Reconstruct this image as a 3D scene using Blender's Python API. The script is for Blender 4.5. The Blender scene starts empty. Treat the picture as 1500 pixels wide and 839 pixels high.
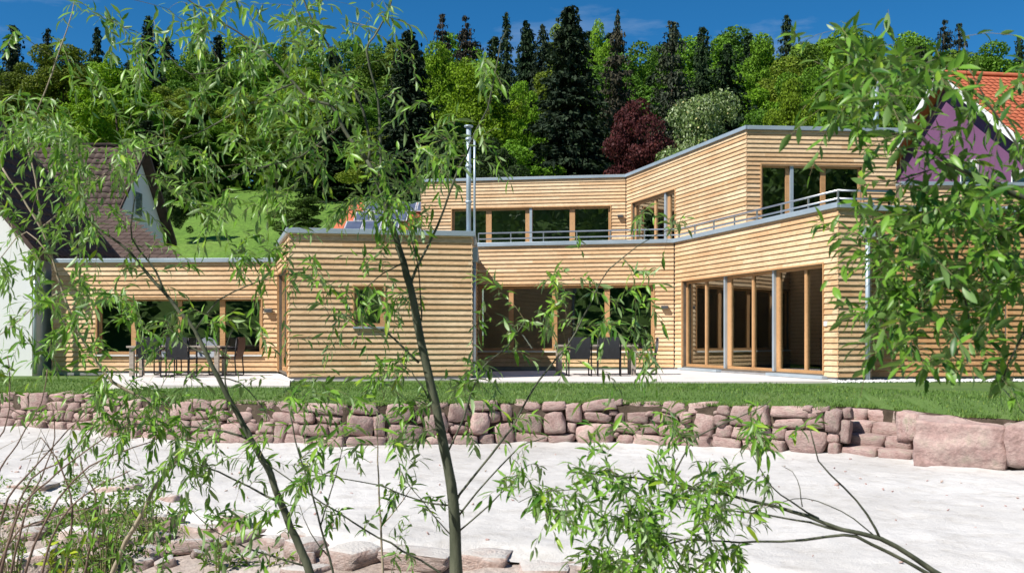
import bpy, math, random
import numpy as np
from mathutils import Vector, Matrix, noise

# ------------------------------------------------------------------ camera, sky, sun, exposure
SC = bpy.context.scene
COL = SC.collection
R = math.radians
PXW, F, CX, YH, EYE = 1500.0, 1458.33, 750.0, 497.0, 0.85   # photo width, focal length in photo px, horizon row, eye height
cam = bpy.data.cameras.new('camera')
cam_o = bpy.data.objects.new('camera', cam)
COL.objects.link(cam_o)
cam_o.location = (0, 0, EYE)
cam_o.rotation_euler = (R(90), 0, 0)
cam.sensor_width = 36
cam.lens = 36 * F / PXW
cam.shift_y = (YH - 419.5) / PXW
cam.clip_start, cam.clip_end = 0.1, 3000
cam.dof.use_dof = True
cam.dof.focus_distance = 16
cam.dof.aperture_fstop = 7.1
SC.camera = cam_o

SUN_EL, SUN_AZ = 50.0, 235.0          # azimuth clockwise from +Y: behind the camera, to the left
world = bpy.data.worlds.new('World')
SC.world = world
world.use_nodes = True
wn, wl = world.node_tree.nodes, world.node_tree.links
sky = wn.new('ShaderNodeTexSky')
sky.sky_type = 'NISHITA'
sky.sun_disc = False
sky.sun_elevation, sky.sun_rotation = R(SUN_EL), R(SUN_AZ)
sky.altitude, sky.air_density, sky.dust_density, sky.ozone_density = 3500, 1.0, 0.0, 6.0
hs = wn.new('ShaderNodeHueSaturation')
hs.inputs['Saturation'].default_value = 1.24
hs.inputs['Hue'].default_value = 0.492
wl.new(sky.outputs[0], hs.inputs['Color'])
# thin wisps of high cloud
tcw = wn.new('ShaderNodeTexCoord'); mpw = wn.new('ShaderNodeMapping'); mpw.inputs['Scale'].default_value = (1.6, 1.6, 7.0); mpw.inputs['Rotation'].default_value = (0.25, 0.3, 0)
cw = wn.new('ShaderNodeTexNoise'); cw.inputs['Scale'].default_value = 2.2; cw.inputs['Detail'].default_value = 8; cw.inputs['Roughness'].default_value = 0.62
rw = wn.new('ShaderNodeMapRange'); rw.inputs[1].default_value = 0.54; rw.inputs[2].default_value = 0.85; rw.inputs[4].default_value = 0.45
mw = wn.new('ShaderNodeMix'); mw.data_type = 'RGBA'; mw.inputs[7].default_value = (5.5, 6.2, 7.0, 1)
wl.new(tcw.outputs['Generated'], mpw.inputs[0]); wl.new(mpw.outputs[0], cw.inputs['Vector']); wl.new(cw.outputs['Fac'], rw.inputs[0])
wl.new(rw.outputs[0], mw.inputs[0]); wl.new(hs.outputs[0], mw.inputs[6]); wl.new(mw.outputs[2], wn['Background'].inputs[0])
wn['Background'].inputs[1].default_value = 0.074
sun = bpy.data.lights.new('sun', 'SUN')
sun.energy, sun.angle, sun.color = 4.2, R(0.5), (1.0, 0.95, 0.87)
sun_o = bpy.data.objects.new('sun', sun)
COL.objects.link(sun_o)
to_sun = Vector((math.sin(R(SUN_AZ)) * math.cos(R(SUN_EL)), math.cos(R(SUN_AZ)) * math.cos(R(SUN_EL)), math.sin(R(SUN_EL))))
sun_o.rotation_euler = to_sun.to_track_quat('Z', 'Y').to_euler()
vs = SC.view_settings
vs.view_transform, vs.look, vs.exposure, vs.gamma = 'Standard', 'None', 0.8, 1.0
SC.cycles.max_bounces = 8
SC.cycles.transparent_max_bounces = 16
SC.cycles.sample_clamp_indirect = 6

# ------------------------------------------------------------------ helpers
def P(px, py, Y):
    return Vector(((px - CX) / F * Y, Y, EYE + (YH - py) / F * Y))
def lerp(a, b, t): return a + (b - a) * t
def interp(x, pts):
    return float(np.interp(x, [p[0] for p in pts], [p[1] for p in pts]))
def sstep(a, b, x):
    t = min(1, max(0, (x - a) / (b - a))); return t * t * (3 - 2 * t)

def tag(o, label=None, cat=None, group=None, kind=None):
    if label: o['label'] = label
    if cat: o['category'] = cat
    if group: o['group'] = group
    if kind: o['kind'] = kind
    return o
def empty(name, loc=(0, 0, 0), rz=0.0, **kw):
    o = bpy.data.objects.new(name, None)
    o.empty_display_size = 0.2
    COL.objects.link(o)
    o.location = loc
    o.rotation_euler = (0, 0, rz)
    return tag(o, **kw)
def link(name, me, parent=None, loc=(0, 0, 0), rot=None, scale=None):
    o = bpy.data.objects.new(name, me)
    COL.objects.link(o)
    o.location = loc
    if rot is not None: o.rotation_euler = rot
    if scale is not None: o.scale = scale
    o.parent = parent
    return o
def np_mesh(name, V, Fa, m=None, smooth=False):
    """V (n,3), Fa (k,3|4) uniform faces."""
    V = np.asarray(V, np.float32); Fa = np.asarray(Fa, np.int32)
    me = bpy.data.meshes.new(name)
    me.vertices.add(len(V)); me.vertices.foreach_set('co', V.ravel())
    k = Fa.shape[1]
    me.loops.add(Fa.size); me.loops.foreach_set('vertex_index', Fa.ravel())
    me.polygons.add(len(Fa)); me.polygons.foreach_set('loop_start', np.arange(0, Fa.size, k, dtype=np.int32))
    me.update(calc_edges=True)
    if smooth: me.polygons.foreach_set('use_smooth', np.ones(len(Fa), bool))
    if m: me.materials.append(m)
    return me

class MB:
    """Collects boxes, tubes and polygons into one mesh."""
    def __init__(s): s.V, s.F, s.S = [], [], []
    def add(s, vs_, fs, smooth=False):
        b = len(s.V); s.V += [tuple(v) for v in vs_]
        for f in fs: s.F.append(tuple(b + i for i in f)); s.S.append(smooth)
        return s
    def box(s, x0, x1, y0, y1, z0, z1, M=None):
        vs_ = [Vector(c) for c in ((x0,y0,z0),(x1,y0,z0),(x1,y1,z0),(x0,y1,z0),(x0,y0,z1),(x1,y0,z1),(x1,y1,z1),(x0,y1,z1))]
        if M is not None: vs_ = [M @ v for v in vs_]
        return s.add(vs_, [(0,3,2,1),(4,5,6,7),(0,1,5,4),(1,2,6,5),(2,3,7,6),(3,0,4,7)])
    def tube(s, pts, radii, k=8, cap=True):
        pts = [Vector(p) for p in pts]
        if not hasattr(radii, '__len__'): radii = [radii] * len(pts)
        n = len(pts); vs_, fs = [], []
        t0 = (pts[1] - pts[0]).normalized()
        a = t0.orthogonal().normalized()
        for i, p in enumerate(pts):
            t = (pts[min(i+1, n-1)] - pts[max(i-1, 0)]).normalized()
            a = (a - t * a.dot(t))
            a = a.normalized() if a.length > 1e-6 else t.orthogonal().normalized()
            b = t.cross(a)
            for j in range(k):
                an = 2 * math.pi * j / k
                vs_.append(p + (a * math.cos(an) + b * math.sin(an)) * radii[i])
        for i in range(n - 1):
            for j in range(k):
                j2 = (j + 1) % k
                fs.append((i*k+j, i*k+j2, (i+1)*k+j2, (i+1)*k+j))
        s.add(vs_, fs, True)
        if cap:
            b = len(s.V) - len(vs_)
            s.F.append(tuple(b + j for j in reversed(range(k)))); s.S.append(False)
            s.F.append(tuple(b + (n-1)*k + j for j in range(k))); s.S.append(False)
        return s
    def poly(s, pts2, z0, z1):
        n = len(pts2)
        vs_ = [(x, y, z0) for x, y in pts2] + [(x, y, z1) for x, y in pts2]
        return s.add(vs_, [tuple(reversed(range(n))), tuple(range(n, 2*n))] + [(i, (i+1) % n, n + (i+1) % n, n + i) for i in range(n)])
    def mesh(s, name, m):
        me = bpy.data.meshes.new(name)
        me.from_pydata(s.V, [], s.F)
        me.polygons.foreach_set('use_smooth', s.S)
        me.materials.append(m)
        me.update()
        return me
    def build(s, name, m, parent=None, off=None, bevel=0):
        """World-space verts; off = the parent's world location."""
        if off is not None:
            o_ = Vector(off); s.V = [tuple(Vector(v) - o_) for v in s.V]
        o = link(name, s.mesh(name, m), parent)
        if bevel:
            b = o.modifiers.new('bevel', 'BEVEL'); b.width = bevel; b.segments = 2; b.limit_method = 'ANGLE'
        return o

# ------------------------------------------------------------------ materials
def new_mat(name):
    m = bpy.data.materials.new(name); m.use_nodes = True
    n = m.node_tree.nodes
    for x in list(n): n.remove(x)
    return m, n, m.node_tree.links
def N(n, t, **kw):
    x = n.new(t)
    for k, v in kw.items():
        if k in x.inputs: x.inputs[k].default_value = v
        else: setattr(x, k, v)
    return x
def ramp(n, l, fac, stops):
    r = n.new('ShaderNodeValToRGB')
    el = r.color_ramp.elements
    while len(el) < len(stops): el.new(0.5)
    for e, (p, c) in zip(el, stops):
        e.position = p; e.color = (*c, 1)
    l.new(fac, r.inputs[0]); return r
def mixc(n, l, fac, a, b, mode='MIX'):
    x = n.new('ShaderNodeMix'); x.data_type = 'RGBA'; x.blend_type = mode
    for s, v in ((0, fac), (6, a), (7, b)):
        if hasattr(v, 'links'): l.new(v, x.inputs[s])
        else: x.inputs[s].default_value = (*v, 1) if isinstance(v, tuple) else v
    return x.outputs[2]
def out(n, l, sh):
    o = n.new('ShaderNodeOutputMaterial'); l.new(sh, o.inputs[0]); return o

def noisy(name, stops, scale=3.0, rough=0.8, bump=0.3, bscale=20.0, bdist=0.02, detail=6, rnd=0.0, spec=0.3, metallic=0.0, stretch=None, coord='Object', fine=None):
    """Principled with noise-driven colour ramp and bump; rnd = per-object brightness variation."""
    m, n, l = new_mat(name)
    tc = N(n, 'ShaderNodeTexCoord')
    src = tc.outputs[coord]
    oi = N(n, 'ShaderNodeObjectInfo')
    mp = N(n, 'ShaderNodeMapping')
    if stretch: mp.inputs['Scale'].default_value = stretch
    l.new(src, mp.inputs[0])
    if rnd:
        va = N(n, 'ShaderNodeVectorMath', operation='MULTIPLY_ADD')
        cb = N(n, 'ShaderNodeCombineXYZ'); l.new(oi.outputs['Random'], cb.inputs[0]); l.new(oi.outputs['Random'], cb.inputs[2])
        l.new(cb.outputs[0], va.inputs[0]); va.inputs[1].default_value = (37, 11, 53); l.new(mp.outputs[0], va.inputs[2])
        vec = va.outputs[0]
    else: vec = mp.outputs[0]
    no = N(n, 'ShaderNodeTexNoise', Scale=scale, Detail=detail, Roughness=0.6)
    l.new(vec, no.inputs['Vector'])
    c = ramp(n, l, no.outputs['Fac'], stops).outputs[0]
    if rnd:
        ma = N(n, 'ShaderNodeMapRange'); ma.inputs[3].default_value = 1 - rnd; ma.inputs[4].default_value = 1 + rnd
        l.new(oi.outputs['Random'], ma.inputs[0])
        hv = N(n, 'ShaderNodeHueSaturation'); l.new(c, hv.inputs['Color']); l.new(ma.outputs[0], hv.inputs['Value'])
        c = hv.outputs[0]
    b2 = N(n, 'ShaderNodeTexNoise', Scale=bscale, Detail=5, Roughness=0.65); l.new(vec, b2.inputs['Vector'])
    if fine:
        fr = ramp(n, l, b2.outputs['Fac'], [(0.35, (fine,) * 3), (0.65, (1, 1, 1))])
        c = mixc(n, l, 1.0, c, fr.outputs[0], 'MULTIPLY')
    p = N(n, 'ShaderNodeBsdfPrincipled', Roughness=rough, Metallic=metallic)
    p.inputs['Specular IOR Level'].default_value = spec
    l.new(c, p.inputs['Base Color'])
    if bump:
        bp = N(n, 'ShaderNodeBump', Strength=bump, Distance=bdist); l.new(b2.outputs['Fac'], bp.inputs['Height']); l.new(bp.outputs[0], p.inputs['Normal'])
    out(n, l, p.outputs[0])
    return m

def larch_mat(name, ca, cb, rnd=True, seam=3.4):
    m, n, l = new_mat(name)
    tc = N(n, 'ShaderNodeTexCoord'); oi = N(n, 'ShaderNodeObjectInfo')
    sx = N(n, 'ShaderNodeSeparateXYZ'); l.new(tc.outputs['Object'], sx.inputs[0])
    # board number along the row -> butt joints: each board has a colour of its own
    ad = N(n, 'ShaderNodeMath', operation='MULTIPLY_ADD'); l.new(oi.outputs['Random'], ad.inputs[0]); ad.inputs[1].default_value = 17.0; l.new(sx.outputs[0], ad.inputs[2])
    dv = N(n, 'ShaderNodeMath', operation='DIVIDE'); l.new(ad.outputs[0], dv.inputs[0]); dv.inputs[1].default_value = seam
    fl = N(n, 'ShaderNodeMath', operation='FLOOR'); l.new(dv.outputs[0], fl.inputs[0])
    a2 = N(n, 'ShaderNodeMath', operation='MULTIPLY_ADD'); l.new(oi.outputs['Random'], a2.inputs[0]); a2.inputs[1].default_value = 91.7; l.new(fl.outputs[0], a2.inputs[2])
    wn_ = N(n, 'ShaderNodeTexWhiteNoise', noise_dimensions='1D'); l.new(a2.outputs[0], wn_.inputs['W'])
    cb_ = N(n, 'ShaderNodeCombineXYZ'); l.new(ad.outputs[0], cb_.inputs[0]); l.new(wn_.outputs[0], cb_.inputs[1])
    va = N(n, 'ShaderNodeVectorMath', operation='ADD'); l.new(tc.outputs['Object'], va.inputs[0]); 
    v2 = N(n, 'ShaderNodeVectorMath', operation='SCALE'); l.new(cb_.outputs[0], v2.inputs[0]); v2.inputs['Scale'].default_value = 7.0; l.new(v2.outputs[0], va.inputs[1])
    mp = N(n, 'ShaderNodeMapping'); mp.inputs['Scale'].default_value = (0.7, 30, 30); l.new(va.outputs[0], mp.inputs[0])
    g = N(n, 'ShaderNodeTexNoise', Scale=1.5, Detail=6, Roughness=0.65); l.new(mp.outputs[0], g.inputs['Vector'])
    c0 = mixc(n, l, wn_.outputs[0], ca, cb)
    gr = ramp(n, l, g.outputs['Fac'], [(0.3, (0.62, 0.55, 0.48)), (0.7, (1.12, 1.1, 1.08))])
    c = mixc(n, l, 0.8, c0, gr.outputs[0], 'MULTIPLY')
    ge_ = N(n, 'ShaderNodeNewGeometry'); wz = N(n, 'ShaderNodeTexNoise', Scale=0.8, Detail=5, Roughness=0.6); l.new(ge_.outputs['Position'], wz.inputs['Vector'])
    c = mixc(n, l, 1.0, c, ramp(n, l, wz.outputs['Fac'], [(0.35, (0.86, 0.82, 0.78)), (0.6, (1.04, 1.04, 1.04))]).outputs[0], 'MULTIPLY')
    kn = N(n, 'ShaderNodeTexVoronoi', Scale=1.0); km = N(n, 'ShaderNodeMapping'); km.inputs['Scale'].default_value = (2.2, 9, 9); l.new(va.outputs[0], km.inputs[0]); l.new(km.outputs[0], kn.inputs['Vector'])
    c = mixc(n, l, 1.0, c, ramp(n, l, kn.outputs['Distance'], [(0.06, (0.42, 0.30, 0.22)), (0.13, (1, 1, 1))]).outputs[0], 'MULTIPLY')
    p = N(n, 'ShaderNodeBsdfPrincipled', Roughness=0.62); p.inputs['Specular IOR Level'].default_value = 0.25
    l.new(c, p.inputs['Base Color'])
    bp = N(n, 'ShaderNodeBump', Strength=0.25, Distance=0.004); l.new(g.outputs['Fac'], bp.inputs['Height']); l.new(bp.outputs[0], p.inputs['Normal'])
    out(n, l, p.outputs[0]); return m

def leaf_mat(name, lit, dark, back=None, trans=0.35, rough=0.5, spec=0.25, useobj=False, hue=0.02):
    """Two-sided leaf: diffuse + translucent; colour varies per leaf, underside may be paler."""
    m, n, l = new_mat(name)
    g = N(n, 'ShaderNodeNewGeometry'); oi = N(n, 'ShaderNodeObjectInfo')
    add = N(n, 'ShaderNodeMath', operation='ADD'); l.new(g.outputs['Random Per Island'], add.inputs[0]); l.new(oi.outputs['Random'], add.inputs[1])
    fr = N(n, 'ShaderNodeMath', operation='FRACT'); l.new(add.outputs[0], fr.inputs[0])
    if useobj:
        c = mixc(n, l, 1.0, oi.outputs['Color'], ramp(n, l, fr.outputs[0], [(0, (0.55, 0.55, 0.6)), (0.5, (1, 1, 1)), (1, (1.45, 1.4, 1.1))]).outputs[0], 'MULTIPLY')
    else:
        c = ramp(n, l, fr.outputs[0], [(0, dark), (0.55, lit), (0.9, tuple(min(1, v * 1.25) for v in lit)), (1, (lit[0]*1.9, lit[1]*1.35, lit[2]))]).outputs[0]
    tcol = mixc(n, l, 0.6, c, (0.95, 0.95, 0.25), 'MULTIPLY') if not useobj else mixc(n, l, 0.5, c, (1.0, 1.0, 0.4), 'MULTIPLY')
    if back:
        c = mixc(n, l, g.outputs['Backfacing'], c, back)
    d = N(n, 'ShaderNodeBsdfPrincipled', Roughness=rough); d.inputs['Specular IOR Level'].default_value = spec
    l.new(c, d.inputs['Base Color'])
    t = N(n, 'ShaderNodeBsdfTranslucent'); l.new(tcol, t.inputs[0])
    mx = N(n, 'ShaderNodeMixShader'); mx.inputs[0].default_value = trans
    l.new(d.outputs[0], mx.inputs[1]); l.new(t.outputs[0], mx.inputs[2])
    out(n, l, mx.outputs[0]); return m

def glass_mat(name, tint=(0.70, 0.79, 0.76), k=3.1):
    m, n, l = new_mat(name)
    fr = N(n, 'ShaderNodeFresnel', IOR=1.5)
    mu = N(n, 'ShaderNodeMath', operation='MULTIPLY'); l.new(fr.outputs[0], mu.inputs[0]); mu.inputs[1].default_value = k; mu.use_clamp = True
    t = N(n, 'ShaderNodeBsdfTransparent'); t.inputs[0].default_value = (*tint, 1)
    gl = N(n, 'ShaderNodeBsdfGlossy', Roughness=0.0); gl.inputs[0].default_value = (0.92, 0.96, 0.95, 1)
    no = N(n, 'ShaderNodeTexNoise', Scale=0.9, Detail=1); tc = N(n, 'ShaderNodeTexCoord'); l.new(tc.outputs['Object'], no.inputs['Vector'])
    bp = N(n, 'ShaderNodeBump', Strength=0.06, Distance=0.02); l.new(no.outputs['Fac'], bp.inputs['Height']); l.new(bp.outputs[0], gl.inputs['Normal'])
    mx = N(n, 'ShaderNodeMixShader'); l.new(mu.outputs[0], mx.inputs[0]); l.new(t.outputs[0], mx.inputs[1]); l.new(gl.outputs[0], mx.inputs[2])
    out(n, l, mx.outputs[0]); return m

M = {}
M['larch'] = larch_mat('larch_boards', (0.76, 0.595, 0.40), (0.635, 0.43, 0.245))
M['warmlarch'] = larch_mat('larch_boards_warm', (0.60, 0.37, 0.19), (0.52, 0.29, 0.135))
M['frame'] = larch_mat('larch_frames', (0.58, 0.36, 0.19), (0.52, 0.31, 0.15), seam=5)
M['backing'] = noisy('dark_batten', [(0.3, (0.10, 0.085, 0.07)), (0.7, (0.15, 0.125, 0.10))], 4, 0.9, 0)
M['zinc'] = noisy('zinc_sheet', [(0.3, (0.33, 0.40, 0.46)), (0.7, (0.43, 0.51, 0.58))], 1.2, 0.42, 0.05, 6, 0.01, metallic=0.35, spec=0.5)
M['steel'] = noisy('brushed_steel', [(0.3, (0.5, 0.52, 0.54)), (0.7, (0.62, 0.63, 0.65))], 5, 0.35, 0, metallic=0.9)
M['plinth'] = noisy('grey_plinth', [(0.3, (0.20, 0.20, 0.21)), (0.7, (0.30, 0.30, 0.31))], 3, 0.85, 0.15, 60, 0.004)
M['glass'] = glass_mat('window_glass')
M['sillwhite'] = noisy('pale_sill', [(0.3, (0.55, 0.54, 0.52)), (0.7, (0.66, 0.65, 0.63))], 2, 0.5, 0.05, 40)
M['lampmetal'] = noisy('dark_lamp_metal', [(0.3, (0.10, 0.10, 0.11)), (0.7, (0.16, 0.16, 0.17))], 8, 0.4, 0, metallic=0.6)
M['room'] = noisy('room_plaster', [(0.3, (0.42, 0.42, 0.40)), (0.7, (0.48, 0.48, 0.46))], 1, 0.9, 0)
M['roomfloor'] = noisy('room_floor', [(0.3, (0.10, 0.08, 0.06)), (0.7, (0.15, 0.12, 0.09))], 2, 0.5, 0)
M['white'] = noisy('white_render', [(0.3, (0.72, 0.73, 0.74)), (0.7, (0.80, 0.80, 0.80))], 0.7, 0.9, 0.2, 50, 0.005)
M['purple'] = noisy('purple_render', [(0.3, (0.15, 0.062, 0.14)), (0.7, (0.19, 0.08, 0.178))], 0.8, 0.9, 0.15, 40, 0.005)
M['browntile'] = noisy('dark_brown_tile', [(0.3, (0.055, 0.035, 0.03)), (0.7, (0.10, 0.065, 0.055))], 3, 0.75, 0.2, 20, 0.01, rnd=0.25)
M['redtile'] = noisy('red_roof_tile', [(0.25, (0.36, 0.085, 0.04)), (0.75, (0.50, 0.15, 0.075))], 2.5, 0.75, 0.2, 20, 0.01, rnd=0.22)
M['panel'] = noisy('solar_cell', [(0.3, (0.075, 0.09, 0.14)), (0.7, (0.11, 0.13, 0.19))], 2, 0.15, 0, spec=0.8)
M['alu'] = noisy('panel_frame', [(0.3, (0.6, 0.6, 0.62)), (0.7, (0.7, 0.7, 0.72))], 4, 0.4, 0, metallic=0.4)
M['paving'] = noisy('pale_paving', [(0.25, (0.50, 0.46, 0.44)), (0.75, (0.62, 0.58, 0.56))], 2.5, 0.9, 0.25, 70, 0.006, rnd=0.08)
M['pebble'] = noisy('white_pebbles', [(0.3, (0.6, 0.59, 0.57)), (0.7, (0.74, 0.73, 0.72))], 6, 0.8, 0.1, 30)
M['stone'] = noisy('pink_sandstone', [(0.2, (0.25, 0.165, 0.14)), (0.42, (0.43, 0.29, 0.265)), (0.56, (0.48, 0.355, 0.32)), (0.66, (0.44, 0.36, 0.30)), (0.78, (0.30, 0.29, 0.20))], 3.2, 0.92, 0.9, 14, 0.03, rnd=0.22, fine=0.72)
M['palestone'] = noisy('dusty_pale_sandstone', [(0.2, (0.30, 0.205, 0.175)), (0.42, (0.49, 0.36, 0.315)), (0.6, (0.56, 0.46, 0.42)), (0.8, (0.45, 0.40, 0.345))], 3.4, 0.95, 0.9, 16, 0.03, rnd=0.2, fine=0.7)
def dusty(m, col=(0.55, 0.52, 0.49)):            # sand lying on upward faces
    n, l = m.node_tree.nodes, m.node_tree.links
    p = next(x for x in n if x.type == 'BSDF_PRINCIPLED'); src = p.inputs['Base Color'].links[0].from_socket
    ge_ = N(n, 'ShaderNodeNewGeometry'); sx = N(n, 'ShaderNodeSeparateXYZ'); l.new(ge_.outputs['True Normal'], sx.inputs[0])
    no = N(n, 'ShaderNodeTexNoise', Scale=4.0, Detail=6); l.new(ge_.outputs['Position'], no.inputs['Vector'])
    ad = N(n, 'ShaderNodeMath', operation='MULTIPLY_ADD'); l.new(no.outputs['Fac'], ad.inputs[0]); ad.inputs[1].default_value = 0.9; l.new(sx.outputs[2], ad.inputs[2])
    mr = N(n, 'ShaderNodeMapRange'); mr.inputs[1].default_value = 1.0; mr.inputs[2].default_value = 1.45; l.new(ad.outputs[0], mr.inputs[0])
    l.new(mixc(n, l, mr.outputs[0], src, col), p.inputs['Base Color'])
dusty(M['palestone'])
M['soil'] = noisy('dark_soil', [(0.3, (0.045, 0.032, 0.022)), (0.7, (0.10, 0.075, 0.055))], 5, 1.0, 0.8, 30, 0.03)
M['bank'] = noisy('dusty_bank', [(0.3, (0.30, 0.23, 0.19)), (0.55, (0.44, 0.37, 0.33)), (0.75, (0.55, 0.49, 0.45))], 1.7, 0.95, 0.9, 16, 0.04, fine=0.7)
M['meadow'] = noisy('meadow', [(0.25, (0.09, 0.19, 0.022)), (0.5, (0.14, 0.265, 0.035)), (0.8, (0.20, 0.29, 0.06))], 0.18, 0.95, 0.7, 3.0, 0.3, fine=0.6)
M['lawn'] = noisy('lawn', [(0.25, (0.08, 0.155, 0.034)), (0.5, (0.115, 0.20, 0.047)), (0.8, (0.16, 0.225, 0.065))], 0.8, 0.95, 0.8, 50, 0.03, fine=0.6)
M['bark'] = noisy('willow_bark', [(0.25, (0.03, 0.036, 0.024)), (0.5, (0.075, 0.085, 0.055)), (0.75, (0.18, 0.185, 0.13))], 9, 0.75, 0.6, 45, 0.006, stretch=(1, 1, 0.25))
M['twig'] = noisy('willow_twig', [(0.3, (0.14, 0.12, 0.06)), (0.7, (0.24, 0.21, 0.11))], 9, 0.6, 0)
M['palebark'] = noisy('pale_dead_bark', [(0.3, (0.26, 0.21, 0.15)), (0.7, (0.42, 0.36, 0.27))], 9, 0.8, 0.3, 40, 0.004)
M['barebark'] = noisy('bare_shrub_bark', [(0.3, (0.13, 0.085, 0.065)), (0.7, (0.24, 0.17, 0.135))], 9, 0.8, 0.2, 40, 0.003)
M['forestbark'] = noisy('forest_bark', [(0.3, (0.07, 0.05, 0.035)), (0.7, (0.14, 0.105, 0.08))], 3, 0.9, 0.5, 12, 0.02)
M['willow'] = leaf_mat('willow_leaf', (0.17, 0.34, 0.036), (0.07, 0.19, 0.022), back=(0.30, 0.43, 0.20), trans=0.38, rough=0.38, spec=0.42)
M['broad'] = leaf_mat('broad_willow_leaf', (0.14, 0.29, 0.032), (0.035, 0.12, 0.018), back=(0.17, 0.29, 0.09), trans=0.36, rough=0.4, spec=0.4)
M['weed'] = leaf_mat('weed_leaf', (0.13, 0.24, 0.03), (0.06, 0.13, 0.02), trans=0.3)
M['lime'] = leaf_mat('lime_leaf', (0.34, 0.42, 0.03), (0.25, 0.34, 0.03), trans=0.35)
M['crown'] = leaf_mat('forest_leaf', None, None, trans=0.28, rough=0.6, spec=0.15, useobj=True)
M['blossom'] = leaf_mat('pale_blossom', (0.36, 0.43, 0.24), (0.25, 0.32, 0.15), trans=0.2)
M['needle'] = leaf_mat('needle_spray', None, None, trans=0.08, rough=0.7, spec=0.1, useobj=True)
M['grass'] = leaf_mat('grass_blade', (0.155, 0.265, 0.06), (0.09, 0.18, 0.036), trans=0.3)
M['chairfab'] = noisy('charcoal_mesh', [(0.3, (0.018, 0.020, 0.024)), (0.7, (0.032, 0.035, 0.04))], 20, 0.6, 0.1, 200, 0.002)
M['chairgrey'] = noisy('grey_mesh', [(0.3, (0.22, 0.24, 0.27)), (0.7, (0.30, 0.32, 0.35))], 20, 0.6, 0.1, 200, 0.002)
M['chairmetal'] = noisy('black_tube', [(0.3, (0.012, 0.012, 0.014)), (0.7, (0.025, 0.025, 0.028))], 10, 0.35, 0, metallic=0.3)
M['chairbrown'] = noisy('brown_mesh', [(0.3, (0.06, 0.03, 0.025)), (0.7, (0.09, 0.05, 0.04))], 20, 0.6, 0)
M['greywood'] = noisy('weathered_oak', [(0.3, (0.28, 0.24, 0.20)), (0.7, (0.42, 0.37, 0.32))], 3, 0.8, 0.3, 30, 0.004, stretch=(1, 8, 8))
M['darkwood'] = noisy('dark_table_wood', [(0.3, (0.05, 0.035, 0.025)), (0.7, (0.09, 0.065, 0.045))], 3, 0.5, 0.1, 30)

def sand_mat():
    m, n, l = new_mat('white_sand')
    tc = N(n, 'ShaderNodeTexCoord')
    a = N(n, 'ShaderNodeTexNoise', Scale=0.35, Detail=5, Roughness=0.6); l.new(tc.outputs['Object'], a.inputs['Vector'])
    b = N(n, 'ShaderNodeTexNoise', Scale=3.2, Detail=8, Roughness=0.7); l.new(tc.outputs['Object'], b.inputs['Vector'])
    f = N(n, 'ShaderNodeTexNoise', Scale=90, Detail=3, Roughness=0.7); l.new(tc.outputs['Object'], f.inputs['Vector'])
    c = ramp(n, l, a.outputs['Fac'], [(0.3, (0.47, 0.452, 0.435)), (0.6, (0.59, 0.575, 0.562))]).outputs[0]
    c = mixc(n, l, 1, c, ramp(n, l, b.outputs['Fac'], [(0.28, (0.80, 0.78, 0.75)), (0.5, (1, 1, 1))]).outputs[0], 'MULTIPLY')
    c = mixc(n, l, 1, c, ramp(n, l, f.outputs['Fac'], [(0.25, (0.78, 0.76, 0.74)), (0.45, (1, 1, 1))]).outputs[0], 'MULTIPLY')
    p = N(n, 'ShaderNodeBsdfPrincipled', Roughness=0.95); p.inputs['Specular IOR Level'].default_value = 0.1
    l.new(c, p.inputs['Base Color'])
    ad = N(n, 'ShaderNodeMath', operation='MULTIPLY_ADD'); l.new(f.outputs['Fac'], ad.inputs[0]); ad.inputs[1].default_value = 0.12; l.new(b.outputs['Fac'], ad.inputs[2])
    bp = N(n, 'ShaderNodeBump', Strength=0.55, Distance=0.10); l.new(ad.outputs[0], bp.inputs['Height']); l.new(bp.outputs[0], p.inputs['Normal'])
    out(n, l, p.outputs[0]); return m
M['sand'] = sand_mat()

# ------------------------------------------------------------------ terrain
def base_pts():   # foot of the garden wall: (photo x, photo y) on the sand
    return [(-260, 616), (0, 626), (60, 629), (135, 632), (168, 641), (230, 645), (350, 650), (500, 656), (620, 653), (750, 650), (900, 651), (1000, 654), (1100, 660), (1240, 668)]
ZS = -0.90
def on_sand(px, py, z=ZS):
    Y = (EYE - z) * F / (py - YH); return Vector(((px - CX) / F * Y, Y, z))
WALL = [on_sand(*p) for p in base_pts()]
STEP_L, STEP_R = on_sand(1240, 668), on_sand(1340, 676)
BOULD_L, BOULD_R = on_sand(1340, 681), on_sand(1487, 690)
RIGHT = [on_sand(1480, 690), on_sand(1600, 697), on_sand(1760, 705), on_sand(2100, 712)]
FRONT_LINE = WALL + [STEP_L, STEP_R, BOULD_L, BOULD_R] + RIGHT[1:]
def wall_y(x):
    return interp(x, [(p.x, p.y) for p in FRONT_LINE])
EDGE = [on_sand(*p) for p in [(-400, 712), (0, 722), (180, 738), (300, 757), (400, 768), (500, 792), (620, 800), (700, 802), (760, 806), (900, 812), (1000, 826), (1100, 836), (1250, 856), (1500, 880), (1900, 900)]]
def edge_y(x): return interp(x, [(p.x, p.y) for p in EDGE])

def hill(x, y):
    s = 0.20 + 0.085 * sstep(-4, -13, x) * (1 - sstep(85, 130, y))
    h = s * max(0, y - 38)
    if y > 150: h -= 0.12 * (y - 150)
    h += noise.noise(Vector((x * 0.03, y * 0.03, 0))) * 1.2 * sstep(40, 70, y)
    return h
def ground_z(x, y):
    if y < -20: return -2.2 + max(0, -y - 30) * 0.42
    if y < 16: return lerp(-2.2, -1.25, sstep(12, 15, y))
    return lerp(-1.25, -0.12, sstep(21.5, 24, y)) + hill(x, y)

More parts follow.
